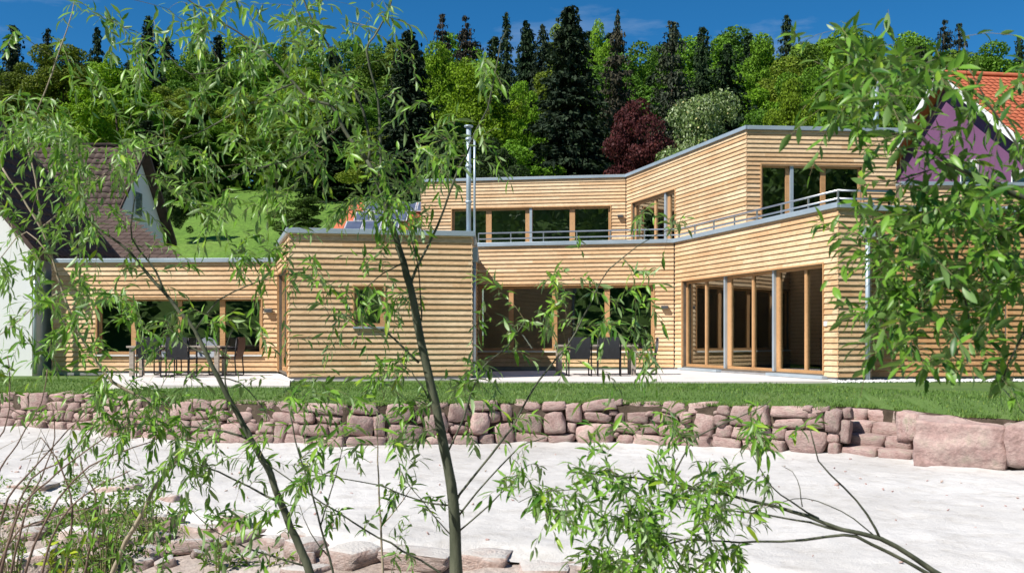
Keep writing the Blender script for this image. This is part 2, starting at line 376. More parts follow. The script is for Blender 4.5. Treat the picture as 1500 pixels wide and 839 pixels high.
xs = np.concatenate([np.linspace(-420, -90, 12), np.linspace(-80, 80, 65), np.linspace(90, 420, 12)])
ys = np.concatenate([np.linspace(-200, -10, 12), np.linspace(-6, 50, 40), np.linspace(53, 170, 50), np.linspace(180, 900, 14)])
V = [(x, y, ground_z(x, y)) for y in ys for x in xs]
nx = len(xs)
Fc = [(j*nx+i, j*nx+i+1, (j+1)*nx+i+1, (j+1)*nx+i) for j in range(len(ys)-1) for i in range(nx-1)]
tag(link('ground', np_mesh('ground', V, Fc, M['meadow'], True)), kind='structure')

# the near bank: stony dusty soil between the camera and the sand
xs = np.linspace(-16, 16, 161); V = []; rows = 60
for j in range(rows):
    t = j / (rows - 1)
    for x in xs:
        e = edge_y(x) + 0.25
        y = lerp(-3, e, t)
        d = e - y
        z = -1.02 - 0.30 * sstep(0.1, 2.2, d) - 0.12 * sstep(2, 6, d)
        z += 0.10 * noise.noise(Vector((x * 0.9, y * 0.9, 3))) + 0.05 * noise.noise(Vector((x * 2.6, y * 2.6, 5)))
        V.append((x, y, z))
nx = len(xs)
Fc = [(j*nx+i, j*nx+i+1, (j+1)*nx+i+1, (j+1)*nx+i) for j in range(rows-1) for i in range(nx-1)]
tag(link('bank', np_mesh('bank', V, Fc, M['bank'], True)), kind='structure')

# sand court
V = []; xs = np.linspace(-16, 15, 311); rows = 110
for j in range(rows):
    t = j / (rows - 1)
    for x in xs:
        y = lerp(edge_y(x) - 0.05, wall_y(x) + 0.6, t)
        d = y - edge_y(x)
        z = ZS + 0.035 * noise.noise(Vector((x * 0.7, y * 0.7, 0))) + 0.022 * noise.noise(Vector((x * 2.3, y * 2.3, 7))) + 0.020 * noise.noise(Vector((x * 5, y * 5, 2)))
        z += 0.03 * sstep(0.5, 0, wall_y(x) - y)
        z -= 0.10 * sstep(0.25, 0.0, d + 0.12 * noise.noise(Vector((x * 1.5, 0, 0))))
        V.append((x, y, z))
nx = len(xs)
Fc = [(j*nx+i, j*nx+i+1, (j+1)*nx+i+1, (j+1)*nx+i) for j in range(rows-1) for i in range(nx-1)]
tag(link('sand', np_mesh('sand', V, Fc, M['sand'], True)), kind='structure')

# lawn: from the top of the garden wall back under the house
ZL = -0.17
def lawn_edge(x):
    y = wall_y(x) + 0.10
    xa, xb = STEP_L.x - 0.02, STEP_R.x + 0.48
    if xa - 0.1 < x < xb: y += 1.05 * min(1, (x - xa + 0.1) / 0.1) * min(1, (xb - x) / 0.12)
    if xb <= x < BOULD_R.x: y += 0.22
    return y + 0.05 * noise.noise(Vector((x * 1.3, 0, 9))) + 0.02 * noise.noise(Vector((x * 5, 0, 4)))
def lawn_z(x, y):
    e = lawn_edge(x)
    z = lerp(ZL, -0.035, sstep(0, 1.3, y - e))
    z -= 0.05 * sstep(0.25, 0, y - e) + 0.0
    if x > 5: z += 0.0
    return z + 0.012 * noise.noise(Vector((x * 0.8, y * 0.8, 1)))
V = []; xs = np.linspace(-15.5, 14.5, 301); rows = 40
for j in range(rows):
    t = (j / (rows - 1)) ** 1.4
    for x in xs:
        e = lawn_edge(x); y = lerp(e, 24.2, t)
        V.append((x, y, lawn_z(x, y)))
nx = len(xs); top = len(V)
for x in xs: V.append((x, lawn_edge(x) + 0.02, ZL - 0.20))
Fc = [(j*nx+i, j*nx+i+1, (j+1)*nx+i+1, (j+1)*nx+i) for j in range(rows-1) for i in range(nx-1)]
lm = np_mesh('lawn', V[:top], Fc, M['lawn'], True)
tag(link('lawn', lm), kind='structure')
# earth edge under the turf and behind the stones
V = []; 
for x in xs:
    e = lawn_edge(x)
    V += [(x, e + 0.015, ZL - 0.055), (x, e - 0.035 + 0.02 * noise.noise(Vector((x*4, 1, 1))), ZL - 0.10), (x, e + 0.06, -1.1)]
Fc = [(3*i+k, 3*i+k+1, 3*i+3+k+1, 3*i+3+k) for i in range(nx-1) for k in range(2)]
tag(link('soil', np_mesh('soil', V, Fc, M['soil'], False)), kind='structure')

# grass blades
rg = np.random.default_rng(5)
def grass(n, xr, dfun, hgt):
    x = rg.uniform(xr[0], xr[1], n)
    e = np.array([lawn_edge(a) for a in x]); d = dfun(n)
    y = e + d; keep = (y < 22.0)
    x, y = x[keep], y[keep]; n = len(x)
    z = np.array([lawn_z(a, b) for a, b in zip(x, y)]) - 0.005
    an = rg.uniform(0, 2*np.pi, n); h = hgt * rg.uniform(0.5, 1.2, n); w = rg.uniform(0.005, 0.009, n)
    tx, ty = np.cos(an), np.sin(an); la = rg.uniform(0, 2*np.pi, n); le = h * rg.uniform(0.1, 0.8, n)
    b0 = np.stack([x - tx*w, y - ty*w, z], 1); b1 = np.stack([x + tx*w, y + ty*w, z], 1)
    tp = np.stack([x + np.cos(la)*le, y + np.sin(la)*le, z + h], 1)
    return np.stack([b0, b1, tp], 1).reshape(-1, 3)
G = np.concatenate([grass(70000, (-12, 10), lambda n: rg.uniform(0, 1, n) ** 1.5 * 4.2, 0.045), grass(9000, (-12, 10), lambda n: rg.uniform(-0.03, 0.08, n), 0.07)])
tag(link('grass', np_mesh('grass', G, np.arange(len(G)).reshape(-1, 3), M['grass'])), 'short green lawn grass above the sandstone wall', 'grass', kind='stuff')

# ------------------------------------------------------------------ stones
def stone_mesh(seed, k=5, box=0.62, amp=0.15, name='stone', m='stone'):
    rnd = random.Random(seed); off = Vector((rnd.uniform(0, 90), rnd.uniform(0, 90), rnd.uniform(0, 90)))
    verts, idx, faces = [], {}, []
    def vid(p):
        key = tuple(round(c, 4) for c in p)
        if key not in idx: idx[key] = len(verts); verts.append(Vector(p))
        return idx[key]
    for ax in range(3):
        for sg in (-1, 1):
            for i in range(k):
                for j in range(k):
                    q = []
                    for a, b in ((i, j), (i+1, j), (i+1, j+1), (i, j+1)):
                        p = [0, 0, 0]; p[ax] = sg; p[(ax+1) % 3] = 2*a/k - 1; p[(ax+2) % 3] = 2*b/k - 1
                        q.append(vid(p))
                    faces.append(q if sg > 0 else q[::-1])
    res = []
    sh = [rnd.uniform(-0.12, 0.12) for _ in range(6)]
    for v in verts:
        c = v; sp = v.normalized() * 1.22
        p = c.lerp(sp, box)
        p = Vector((p.x * (1 + sh[0]*p.z), p.y, p.z * (1 + sh[1]*p.x)))
        p += p.normalized() * (amp * 1.6 * noise.noise(p * 0.9 + off) + amp * 0.8 * noise.noise(p * 2.3 + off))
        res.append(p)
    mn = Vector([min(p[i] for p in res) for i in range(3)]); mx = Vector([max(p[i] for p in res) for i in range(3)])
    res = [Vector([(p[i] - mn[i]) / (mx[i] - mn[i]) - 0.5 for i in range(3)]) for p in res]
    return np_mesh(name, [tuple(p) for p in res], faces, M[m], True)
STONES = [stone_mesh(i, 5, (0.25, 0.38, 0.52)[i % 3], 0.14) for i in range(24)]
rs = random.Random(11)

def wall_run(parent, pts, z0, ztop, courses, off, wmin=0.2, wmax=0.64, depth=0.32):
    """Rubble stones laid in courses along a polyline of points on the ground."""
    seg = [0]
    for a, b in zip(pts, pts[1:]): seg.append(seg[-1] + (b - a).xy.length)
    def at(s):
        for i in range(len(pts) - 1):
            if s <= seg[i+1] or i == len(pts) - 2:
                t = (s - seg[i]) / (seg[i+1] - seg[i]); p = pts[i].lerp(pts[i+1], t); d = (pts[i+1] - pts[i]).xy.normalized(); return p, math.atan2(d.y, d.x)
    L = seg[-1]; z = z0 - 0.03; n = 0
    busy = []                                        # spans taken by stones two courses tall
    for ci, h in enumerate(courses):
        s = rs.uniform(-0.15, 0.0); nxt = []
        while s < L:
            hit = [b for b in busy if b[0] < s + 0.12 < b[1]]
            if hit: s = hit[0][1]; continue
            w = rs.uniform(wmin, wmax) * (1.1 if ci == 0 else 0.95)
            stop = [b[0] for b in busy if s < b[0] < s + w + 0.1]
            if stop:
                w = min(w, stop[0] - s)
                if w < 0.07: s = stop[0] + 0.001; continue
            if s + w > L: w = max(0.15, L - s)
            tall = rs.random() < 0.3 and ci < len(courses) - 1
            hh = h + (courses[ci+1] * rs.uniform(0.85, 1.05) if tall else 0)
            if tall: nxt.append((s, s + w))
            zt = min(z + hh, ztop)
            hh2 = (zt - z) * rs.uniform(0.92, 1.08) + 0.015
            p, a = at(s + w / 2)
            o = link('stone', rs.choice(STONES), parent)
            o.location = Vector((p.x, p.y, z + (zt - z) / 2 + rs.uniform(-0.012, 0.012))) - off + Vector((-math.sin(a), math.cos(a), 0)) * (depth / 2 - 0.05 + rs.uniform(-0.035, 0.045) + 0.03 * ci)
            o.scale = (w * rs.uniform(1.02, 1.12), depth * rs.uniform(0.9, 1.25), hh2 * rs.uniform(1.0, 1.1))
            fl = rs.choice((0, math.pi))
            o.rotation_euler = (rs.uniform(-0.1, 0.1), fl + rs.uniform(-0.14, 0.14), a + rs.uniform(-0.14, 0.14))
            s += w + rs.uniform(-0.005, 0.02); n += 1
            if rs.random() < 0.25:                    # wedge in the joint
                p, a = at(s)
                q = link('stone', rs.choice(STONES), parent)
                q.location = Vector((p.x, p.y, z + rs.choice((0.03, h - 0.02)))) - off + Vector((-math.sin(a), math.cos(a), 0)) * 0.12
                q.scale = (rs.uniform(0.09, 0.17), 0.2, rs.uniform(0.06, 0.11)); q.rotation_euler = (0, rs.uniform(-0.4, 0.4), a)
        busy = nxt; z += h
    return n

wl_o = empty('garden_wall', WALL[6], label='long dry stone wall of pinkish sandstone between lawn and white sand', cat='wall')
wall_run(wl_o, WALL[1:-1] + [on_sand(1230, 667.5)], ZS, ZL - 0.01, (0.205, 0.19, 0.18, 0.165), WALL[6], 0.2, 0.6)
w2_o = empty('garden_wall', RIGHT[0], label='short stretch of sandstone wall right of the big boulder', cat='wall')
wall_run(w2_o, RIGHT, ZS, ZL + 0.0, (0.37, 0.36), RIGHT[0], 0.45, 0.8)

# stone steps
st = empty('stone_steps', STEP_L, label='four rough sandstone steps climbing from the sand to the lawn', cat='steps')
dS = (STEP_R - STEP_L); aS = math.atan2(dS.y, dS.x); uS = dS.normalized(); nS = Vector((0.36, 1, 0))
for k in range(4):
    z1 = ZS + 0.172 * (k + 1) - 0.02
    cuts = [0.06 * k, 0.0, 0]
    s0 = 0.02; s1 = dS.length + 0.03
    c = {0: [0.5], 1: [0.62], 2: [0.42], 3: [0.36, 0.86]}[k]
    ends = [s0] + [lerp(s0, s1, q) for q in c] + [s1]
    for a, b in zip(ends, ends[1:]):
        o = link('step', stone_mesh(100 + k * 7 + int(a * 10), 5, 0.22, 0.06, 'step'), st)
        o.location = uS * ((a + b) / 2) + nS * (0.20 + 0.27 * k + rs.uniform(-0.02, 0.02)) + Vector((0, 0, z1 - 0.105 - ZS))
        o.scale = (b - a + 0.02, 0.46, 0.215); o.rotation_euler = (rs.uniform(-.03, .03), rs.uniform(-.025, .025), aS + rs.uniform(-.04, .04))

for j, (a, b, w, h) in enumerate(((-0.02, 0.42, 0.36, 0.46), (-0.06, 0.80, 0.44, 0.36), (-0.10, 1.14, 0.5, 0.24))):     # cheek stones beside the steps
    o = link('step', stone_mesh(140 + j, 5, 0.25, 0.08, 'step'), st, uS * (dS.length + a) + nS * b + Vector((0, 0, 0.70 - h / 2)), (0, 0, aS + 0.1 * j), (w, 0.45, h))

# boulder and its neighbours
bd = BOULD_R - BOULD_L; bc = BOULD_L.lerp(BOULD_R, 0.5)
o = link('boulder', stone_mesh(301, 14, 0.20, 0.09, 'boulder'), None, bc + Vector((0.13, 0.33, 0.315)), (0.06, 0.02, math.atan2(bd.y, bd.x)), (bd.length * 1.0, 0.85, 0.72))
o.data.transform(Matrix.Diagonal((*o.scale, 1))); o.scale = (1, 1, 1)
tag(o, 'huge squared purplish boulder beside the stone steps', 'boulder')

# edging and loose stones on the near bank
bank_o = bpy.data.objects['bank']
def bank_z(x, y):
    d = max(0, edge_y(x) + 0.25 - y)
    return -1.02 - 0.30 * sstep(0.1, 2.2, d) - 0.12 * sstep(2, 6, d) + 0.10 * noise.noise(Vector((x * 0.9, y * 0.9, 3))) + 0.05 * noise.noise(Vector((x * 2.6, y * 2.6, 5)))
PALE = [stone_mesh(500 + i, 5, (0.25, 0.4, 0.5)[i % 3], 0.16, 'stone', 'palestone') for i in range(14)]
ed = empty('stone_edging', EDGE[6], label='low edging of flat sandstone blocks along the near side of the sand', cat='edging')
for row, (dy, zt, wl_) in enumerate(((0.02, -0.895, (0.25, 0.7)), (-0.40, -1.03, (0.2, 0.5)), (-0.8, -1.13, (0.15, 0.42)))):
    x = -9.0
    while x < 4.6:
        w = rs.uniform(*wl_); gap = rs.uniform(0.0, 0.10) if row == 0 else rs.uniform(0.05, 0.6)
        xc = x + w / 2; y = edge_y(xc) + dy + rs.uniform(-.07, .07); a = math.atan2(edge_y(xc + .3) - edge_y(xc - .3), .6)
        o = link('stone', rs.choice(PALE), ed); h = rs.uniform(0.14, 0.24)
        o.location = Vector((xc, y - 0.08, zt - h / 2 + rs.uniform(-.08, 0.0))) - EDGE[6]
        o.scale = (w * 1.05, rs.uniform(.3, .5), h); o.rotation_euler = (rs.uniform(-.07, .07), rs.choice((0, math.pi)) + rs.uniform(-.06, .06), a + rs.uniform(-.2, .2))
        x += w + gap
for _ in range(110):
    px, py = rs.uniform(-30, 560), rs.uniform(735, 850); Y = 2.1 * F / (py - YH); x = (px - CX) / F * Y
    if Y > edge_y(x) - 0.15: continue
    s = rs.uniform(0.05, 0.22) * (1.4 if rs.random() < .15 else 1)
    link('stone', rs.choice(PALE), bank_o, (x, Y, bank_z(x, Y) + s * .08), (rs.uniform(-.3, .3), rs.uniform(-.3, .3), rs.uniform(0, 6)), (s * rs.uniform(1, 1.7), s * rs.uniform(.8, 1.3), s * rs.uniform(.5, .9)))
for (px, py, w, h, lb) in ((237, 786, 62, 40, 'smooth pink boulder on the near bank below the pale willow stem'), (345, 796, 52, 40, 'reddish squared boulder left of the dark willow stem'), (120, 792, 70, 46, 'grey boulder in the weeds at the bottom left'), (245, 760, 50, 34, 'small pale boulder half hidden behind the willow leaves'), (50, 742, 80, 30, 'flat pinkish slab at the left end of the near bank'), (465, 806, 120, 34, 'long pale dusty slab behind the dark willow stem'), (178, 744, 70, 34, 'flat pink slab right of the bare shrub'), (36, 812, 90, 50, 'dull boulder at the bottom left corner')):
    Y = 2.05 * F / (py + h * .3 - YH); x = (px - CX) / F * Y; w_, h_ = w / F * Y, h / F * Y
    me = stone_mesh(int(px), 8, 0.32, 0.18, 'boulder', 'palestone'); me.transform(Matrix.Diagonal((w_, w_ * .7, h_, 1)))
    tag(link('boulder', me, None, (x, Y, bank_z(x, Y) + h_ * 0.12), (0, rs.uniform(-.15, .15), rs.uniform(-.4, .4))), lb, 'boulder')

# ------------------------------------------------------------------ house helpers
HL = Vector((0, 28, 0))
house = empty('timber_house', HL, label='flat roofed modern timber house clad in horizontal larch boards', cat='house')
SLAT, N_SLAT, STUFFY = {}, [0], []
PITCH = 0.120
def slat_mesh(L):
    key = round(L, 3)
    if key not in SLAT:
        n = max(1, int(L / 1.2)); prof = [(0.0, 0.0), (-0.035, 0.0), (-0.037, 0.013), (-0.011, PITCH - 0.008), (0.0, PITCH - 0.008)]
        vs_, fs = [], []
        for i in range(n + 1):
            for (y, z) in prof: vs_.append((L * i / n, y, z))
        k = len(prof)
        for i in range(n):
            for j in range(k - 1): fs.append((i*k+j, i*k+j+1, (i+1)*k+j+1, (i+1)*k+j))
        fs += [tuple(range(k)), tuple(n*k + j for j in reversed(range(k)))]
        me = bpy.data.meshes.new('slat'); me.from_pydata(vs_, [], fs); me.materials.append(M['larch']); SLAT[key] = me
    return SLAT[key]

class Wall:
    def __init__(s, A, B):
        s.A, s.B = Vector((*A, 0)), Vector((*B, 0)); d = s.B - s.A; s.L = d.length; s.u = d / s.L; s.n = Vector((s.u.y, -s.u.x, 0)); s.ang = math.atan2(s.u.y, s.u.x)
        s.M = Matrix.Translation(s.A) @ Matrix.Rotation(s.ang, 4, 'Z')      # local x along, -y outward, z up
    def s_at(s, px):                                                         # where the sight line through photo column px meets the wall
        k = (px - CX) / F
        return (k * s.A.y - s.A.x) / (s.u.x - k * s.u.y)
    def z_at(s, px, py):
        t = s.s_at(px); Y = s.A.y + s.u.y * t; return EYE + (YH - py) / F * Y
def build_wall(w, z0, z1, openings=(), slat0=None, slats=True, thick=0.26, ext=(0.03, 0.03), joined=False, mat=None):
    """openings: (s0, s1, z0, z1). Solid wall with holes, then one slat per row and run."""
    sb = sorted({0.0, w.L, *[o[0] for o in openings], *[o[1] for o in openings]}); zb = sorted({z0, z1, *[o[2] for o in openings], *[o[3] for o in openings]})
    sb = [x for x in sb if 0 <= x <= w.L]; zb = [x for x in zb if z0 <= x <= z1]
    def solid(i, j):
        if i < 0 or j < 0 or i >= len(sb)-1 or j >= len(zb)-1: return False
        cs, cz = (sb[i]+sb[i+1])/2, (zb[j]+zb[j+1])/2
        return not any(o[0] < cs < o[1] and o[2] < cz < o[3] for o in openings)
    mb = MB()
    for i in range(len(sb)-1):
        for j in range(len(zb)-1):
            if not solid(i, j): continue
            x0, x1, a, b = sb[i], sb[i+1], zb[j], zb[j+1]
            q = [(x0,0,a),(x1,0,a),(x1,thick,a),(x0,thick,a),(x0,0,b),(x1,0,b),(x1,thick,b),(x0,thick,b)]
            fs = [(0,1,5,4),(2,3,7,6)]
            if not solid(i, j-1): fs.append((0,3,2,1))
            if not solid(i, j+1): fs.append((4,5,6,7))
            if not solid(i-1, j): fs.append((3,0,4,7))
            if not solid(i+1, j): fs.append((1,2,6,5))
            mb.add([w.M @ Vector(v) for v in q], fs)
    wo = mb.build('wall', M['backing'], house, HL)
    if not slats: return wo
    z = slat0 if slat0 is not None else z0; rows = 0; jb = MB()
    while z < z1 - 0.03:
        runs = [(-ext[0], w.L + ext[1])]
        for o in openings:
            if z + PITCH * 0.6 > o[2] and z + PITCH * 0.4 < o[3]:
                nr = []
                for a, b in runs:
                    if o[1] < a or o[0] > b: nr.append((a, b)); continue
                    if o[0] - 0.03 - a > 0.05: nr.append((a, o[0] - 0.03))
                    if b - o[1] - 0.03 > 0.05: nr.append((o[1] + 0.03, b))
                runs = nr
        for a, b in runs:
            me = slat_mesh(b - a)
            pos = w.M @ Vector((a, -0.002, z)) - HL
            if joined:
                jb.add([Matrix.Translation(pos) @ Matrix.Rotation(w.ang, 4, 'Z') @ v.co for v in me.vertices], [tuple(p.vertices) for p in me.polygons])
            else:
                if mat:
                    me = SLAT.setdefault((mat, round(b - a, 3)), me.copy()); me.materials[0] = M[mat]
                o = link('slat', me, wo, pos, (rs.uniform(-0.006, 0.006), 0, w.ang)); N_SLAT[0] += 1
        z += PITCH; rows += 1
    if joined:
        tag(jb.build('slat', M[mat or 'larch'], wo), kind='stuff')
    return wo

def window(w, s0, s1, z0, z1, mull=(), thickm=(), fw=0.07, rec=0.07, sill=None, reveal=True, posts=()):
    """Frame in an opening; mull = positions of mullions (s, width); panes are sub-parts; sill = material."""
    mb = MB(); d0, d1 = rec, rec + 0.075
    mb.box(s0, s1, d0, d1, z0, z0 + fw, w.M); mb.box(s0, s1, d0, d1, z1 - fw, z1, w.M)
    mb.box(s0, s0 + fw, d0, d1, z0 + fw, z1 - fw, w.M); mb.box(s1 - fw, s1, d0, d1, z0 + fw, z1 - fw, w.M)
    if reveal:                                             # lining boards round the opening, a little proud of the slats
        mb.box(s0 - 0.035, s0 - 0.001, -0.05, d0 - 0.002, z0 - 0.0, z1, w.M); mb.box(s1 + 0.001, s1 + 0.035, -0.05, d0 - 0.002, z0, z1, w.M)
        mb.box(s0 - 0.035, s1 + 0.035, -0.047, d0 - 0.002, z1 + 0.001, z1 + 0.03, w.M)
    wo = mb.build('window', M['frame'], house, HL)
    edges = [s0 + fw]
    for (m, mw) in mull:
        MB().box(m - mw/2, m + mw/2, d0 - 0.004, d1 + 0.004, z0 + fw + 0.001, z1 - fw - 0.001, w.M).build('mullion', M['frame'], wo, HL)
        edges += [m - mw/2, m + mw/2]
    edges.append(s1 - fw)
    for a, b in zip(edges[0::2], edges[1::2]):
        MB().box(a + 0.001, b - 0.001, d0 + 0.03, d0 + 0.042, z0 + fw + 0.001, z1 - fw - 0.001, w.M).build('pane', M['glass'], wo, HL)
    for (m, mw) in posts:
        MB().box(m - mw/2, m + mw/2, d0 - 0.07, d0 - 0.006, z0 + 0.01, z1 - 0.002, w.M).build('post', M['zinc'], wo, HL)
    if sill:
        MB().box(s0 - 0.03, s1 + 0.03, -0.085, d0 - 0.003, z0 - 0.045, z0 - 0.003, w.M).build('sill', M[sill], wo, HL)
    return wo
CAPN = [0]
def cap(w, z, h=0.10, inn=0.34, outw=0.085, e=(0.085, 0.085)):
    CAPN[0] += 1; dz = 0.003 * (CAPN[0] % 5)
    MB().box(-e[0], w.L + e[1], -outw - dz, inn, z - h, z + dz, w.M).build('parapet_cap', M['zinc'], house, HL, bevel=0.006)
def lamp(w, px, py):
    s = w.s_at(px); z = w.z_at(px, py); mb = MB()
    mb.box(s - 0.10, s + 0.10, -0.15, -0.045, z - 0.045, z + 0.045, w.M); mb.box(s - 0.05, s + 0.05, -0.045, -0.0, z - 0.03, z + 0.03, w.M)
    mb.build('wall_lamp', M['lampmetal'], house, HL, bevel=0.008)

# ------------------------------------------------------------------ house: plan
def at(px, Y): return ((px - CX) / F * Y, Y)
LW0, LW1 = at(78, 25.2), at(407, 24.9)
BL0, BL1 = at(425, 21.0), at(690, 21.7)
MF0, MF1 = (-1.05, 29.4), at(989, 28.2)
S1 = at(1228, 20.7)
R0 = at(1274, 20.85); R0b = (R0[0] + 0.01, 21.15); R1 = at(1471, 21.55); R1b = (R1[0] + 0.01, 21.42); R2 = at(1640, 21.7)
U0, U1, U2, U3 = at(618, 36.0), at(918, 34.9), at(1094, 26.96), at(1311, 27.3)
ZM, ZU, ZB, ZW = 3.69, 6.62, 3.19, 2.88
DECK = 3.38

wLW, wSP, wBL, wBR, wMF, wSW, wR1, wRr, wR2, wR2r, wR3 = Wall(LW0, LW1), Wall(LW1, BL0), Wall(BL0, BL1), Wall(BL1, MF0), Wall(MF0, MF1), Wall(MF1, S1), Wall(S1, R0), Wall(R0, R0b), Wall(R0b, R1), Wall(R1, R1b), Wall(R1b, R2)
wU0, wU1, wU2 = Wall(U0, U1), Wall(U1, U2), Wall(U2, U3)

# left wing
a, b = wLW.s_at(143), wLW.s_at(383); z1 = wLW.z_at(383, 436); z0 = wLW.z_at(383, 519)
build_wall(wLW, 0.06, ZW - 0.06, [(a, b, z0, z1)], ext=(0.03, 0.0))
window(wLW, a, b, z0, z1, [(wLW.s_at(194), 0.12), (wLW.s_at(262), 0.10), (wLW.s_at(324.5), 0.13)], sill='sillwhite')
cap(wLW, ZW, e=(0.085, 0.0))
lamp(wLW, 395, 455)
MB().box(0, wLW.L, -0.012, 0.2, -0.05, 0.06, wLW.M).build('plinth', M['plinth'], house, HL)
# splayed wall with the tall slim window
build_wall(wSP, 0.06, ZB - 0.06, [(0.5, wSP.L - 0.35, 0.1, 2.42)], ext=(0, 0.03), joined=True)
window(wSP, 0.5, wSP.L - 0.35, 0.1, 2.42, [(wSP.L * 0.5, 0.1)], fw=0.09)
cap(wSP, ZB - 0.004, e=(0, 0.085))
# block
a, b = wBL.s_at(519), wBL.s_at(562); z1, z0 = wBL.z_at(519, 419), wBL.z_at(519, 478)
build_wall(wBL, 0.06, ZB - 0.06, [(a, b, z0, z1)])
window(wBL, a, b, z0, z1, sill='zinc')
cap(wBL, ZB)
MB().box(0, wBL.L, -0.012, 0.2, -0.12, 0.058, wBL.M).build('plinth', M['plinth'], house, HL)
build_wall(wBR, 0.06, ZB - 0.06, joined=True, ext=(0.03, -0.04))
cap(wBR, ZB - 0.002, e=(0.0, -0.03))
MB().poly([LW0, LW1, (LW1[0] + .2, 33), (LW0[0], 33)], ZW - 0.42, ZW - 0.24).build('roof', M['plinth'], house, HL)
MB().poly([(BL0[0]+.1, BL0[1]+.1), (BL1[0]-.1, BL1[1]+.1), (MF0[0]-.05, MF0[1] + 3), (LW1[0]+.3, MF0[1] + 3), (LW1[0]+.25, LW1[1]+.1)], ZB - 0.35, ZB - 0.16).build('roof', M['plinth'], house, HL)
# main front
a, b = wMF.s_at(701), wMF.s_at(957); z1, z0 = wMF.z_at(957, 417), wMF.z_at(957, 514)
a = max(a, 0.06)
build_wall(wMF, 0.06, ZM - 0.06, [(a, b, z0, z1)], ext=(-0.03, -0.04))
window(wMF, a, b, z0, z1, [(wMF.s_at(748), 0.14), (wMF.s_at(812), 0.15), (wMF.s_at(889), 0.15)], sill='sillwhite')
cap(wMF, ZM, h=0.11, e=(0, 0.3))
lamp(wMF, 974, 450)
MB().box(0, wMF.L, -0.012, 0.2, -0.05, 0.058, wMF.M).build('plinth', M['plinth'], house, HL)
# glazed side wall
a, b = wSW.s_at(1001), wSW.s_at(1207.5); zt, zb_ = 2.46, 0.105
build_wall(wSW, 0.06, ZM - 0.06, [(a, b, zb_, zt)], ext=(-0.04, 0.03))
ms = [wSW.s_at(x) for x in (1029.5, 1062.5, 1098, 1133.5, 1175)]
window(wSW, a, b, zb_, zt, [(ms[0], 0.085), (ms[1], 0.26), (ms[2], 0.09), (ms[3], 0.22), (ms[4], 0.09)], posts=[(ms[1] - 0.09, 0.08), (ms[3] - 0.07, 0.08)], rec=0.09)
MB().box(a - 0.05, ms[1] - 0.2, -0.16, 0.06, 0.012, 0.075, wSW.M).build('door_sill', M['zinc'], house, HL)
MB().box(ms[3] - 0.1, b + 0.15, -0.16, 0.06, 0.012, 0.08, wSW.M).build('door_sill', M['zinc'], house, HL)
cap(wSW, ZM + 0.001, h=0.11, e=(0.0, 0.085))
MB().box(0, wSW.L, -0.012, 0.2, -0.12, 0.057, wSW.M).build('plinth', M['plinth'], house, HL)
mb = MB(); s = wSW.s_at(1212); z = wSW.z_at(1212, 474)
mb.box(s - 0.05, s + 0.05, -0.06, 0.0, z - 0.05, z + 0.05, wSW.M).build('sensor_box', M['white'], house, HL, bevel=0.006)
# right wing
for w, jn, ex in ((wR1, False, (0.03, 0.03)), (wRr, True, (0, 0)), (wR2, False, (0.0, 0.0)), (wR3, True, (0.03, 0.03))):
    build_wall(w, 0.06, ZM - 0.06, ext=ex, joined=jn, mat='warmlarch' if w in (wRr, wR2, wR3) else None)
    MB().box(-0.001, w.L, -0.012, 0.2, -0.12, 0.056, w.M).build('plinth', M['plinth'], house, HL)
cap(wR1, ZM - 0.001, h=0.11, e=(0.0, 0.05)); cap(wR2, ZM - 0.006, h=0.11, e=(-0.06, 0)); cap(wR3, ZM + 0.002, h=0.11)
MB().poly([(MF0[0], MF0[1]+.1), (MF1[0]+.1, MF1[1]+.1), (S1[0]+.15, S1[1]+.15), (R0[0], R0[1]+.15), (R0b[0], R0b[1]+.1), (R2[0], R2[1]+.1), (R2[0], 38), (MF0[0], 38)], DECK - 0.22, DECK).build('roof', M['plinth'], house, HL)
# upper storey
a, b = wU0.s_at(662.5), wU0.s_at(894); zt = wU0.z_at(893, 302)
build_wall(wU0, DECK, ZU - 0.06, [(a, b, DECK + 0.1, zt)], ext=(0.03, -0.04), slat0=DECK + 0.02)
window(wU0, a, b, DECK + 0.1, zt, [(wU0.s_at(715.5), 0.2), (wU0.s_at(774.5), 0.26), (wU0.s_at(838), 0.19)], posts=[(wU0.s_at(777.5), 0.09)])
cap(wU0, ZU, e=(0.085, 0.3)); lamp(wU0, 909, 317)
a, b = wU1.s_at(927), wU1.s_at(990); zt = wU1.z_at(960, 287)
build_wall(wU1, DECK, ZU - 0.06, [(a, b, DECK + 0.1, zt)], ext=(-0.04, 0.03), slat0=DECK + 0.02)
window(wU1, a, b, DECK + 0.1, zt, [(wU1.s_at(957), 0.14), (wU1.s_at(976), 0.3)], posts=[(wU1.s_at(974), 0.12)], fw=0.09)
cap(wU1, ZU + 0.001, e=(0, 0.085))
a, b = wU2.s_at(1115), wU2.s_at(1262); zt = wU2.z_at(1115, 241)
build_wall(wU2, DECK, ZU - 0.06, [(a, b, DECK + 0.1, zt)], slat0=DECK + 0.02)
window(wU2, a, b, DECK + 0.1, zt, [(wU2.s_at(1156), 0.16), (wU2.s_at(1207), 0.14)], posts=[(wU2.s_at(1160), 0.09)])
cap(wU2, ZU - 0.001, e=(0, 0.085))
wU3 = Wall(U3, (U3[0] + 0.3, 36.4)); build_wall(wU3, DECK, ZU - 0.06, joined=True, ext=(0.03, 0)); cap(wU3, ZU - 0.003, e=(0, 0))
wU4 = Wall((U0[0] - 0.3, 40), U0); build_wall(wU4, DECK, ZU - 0.06, joined=True, ext=(0, 0.03)); cap(wU4, ZU - 0.002, e=(0, 0))
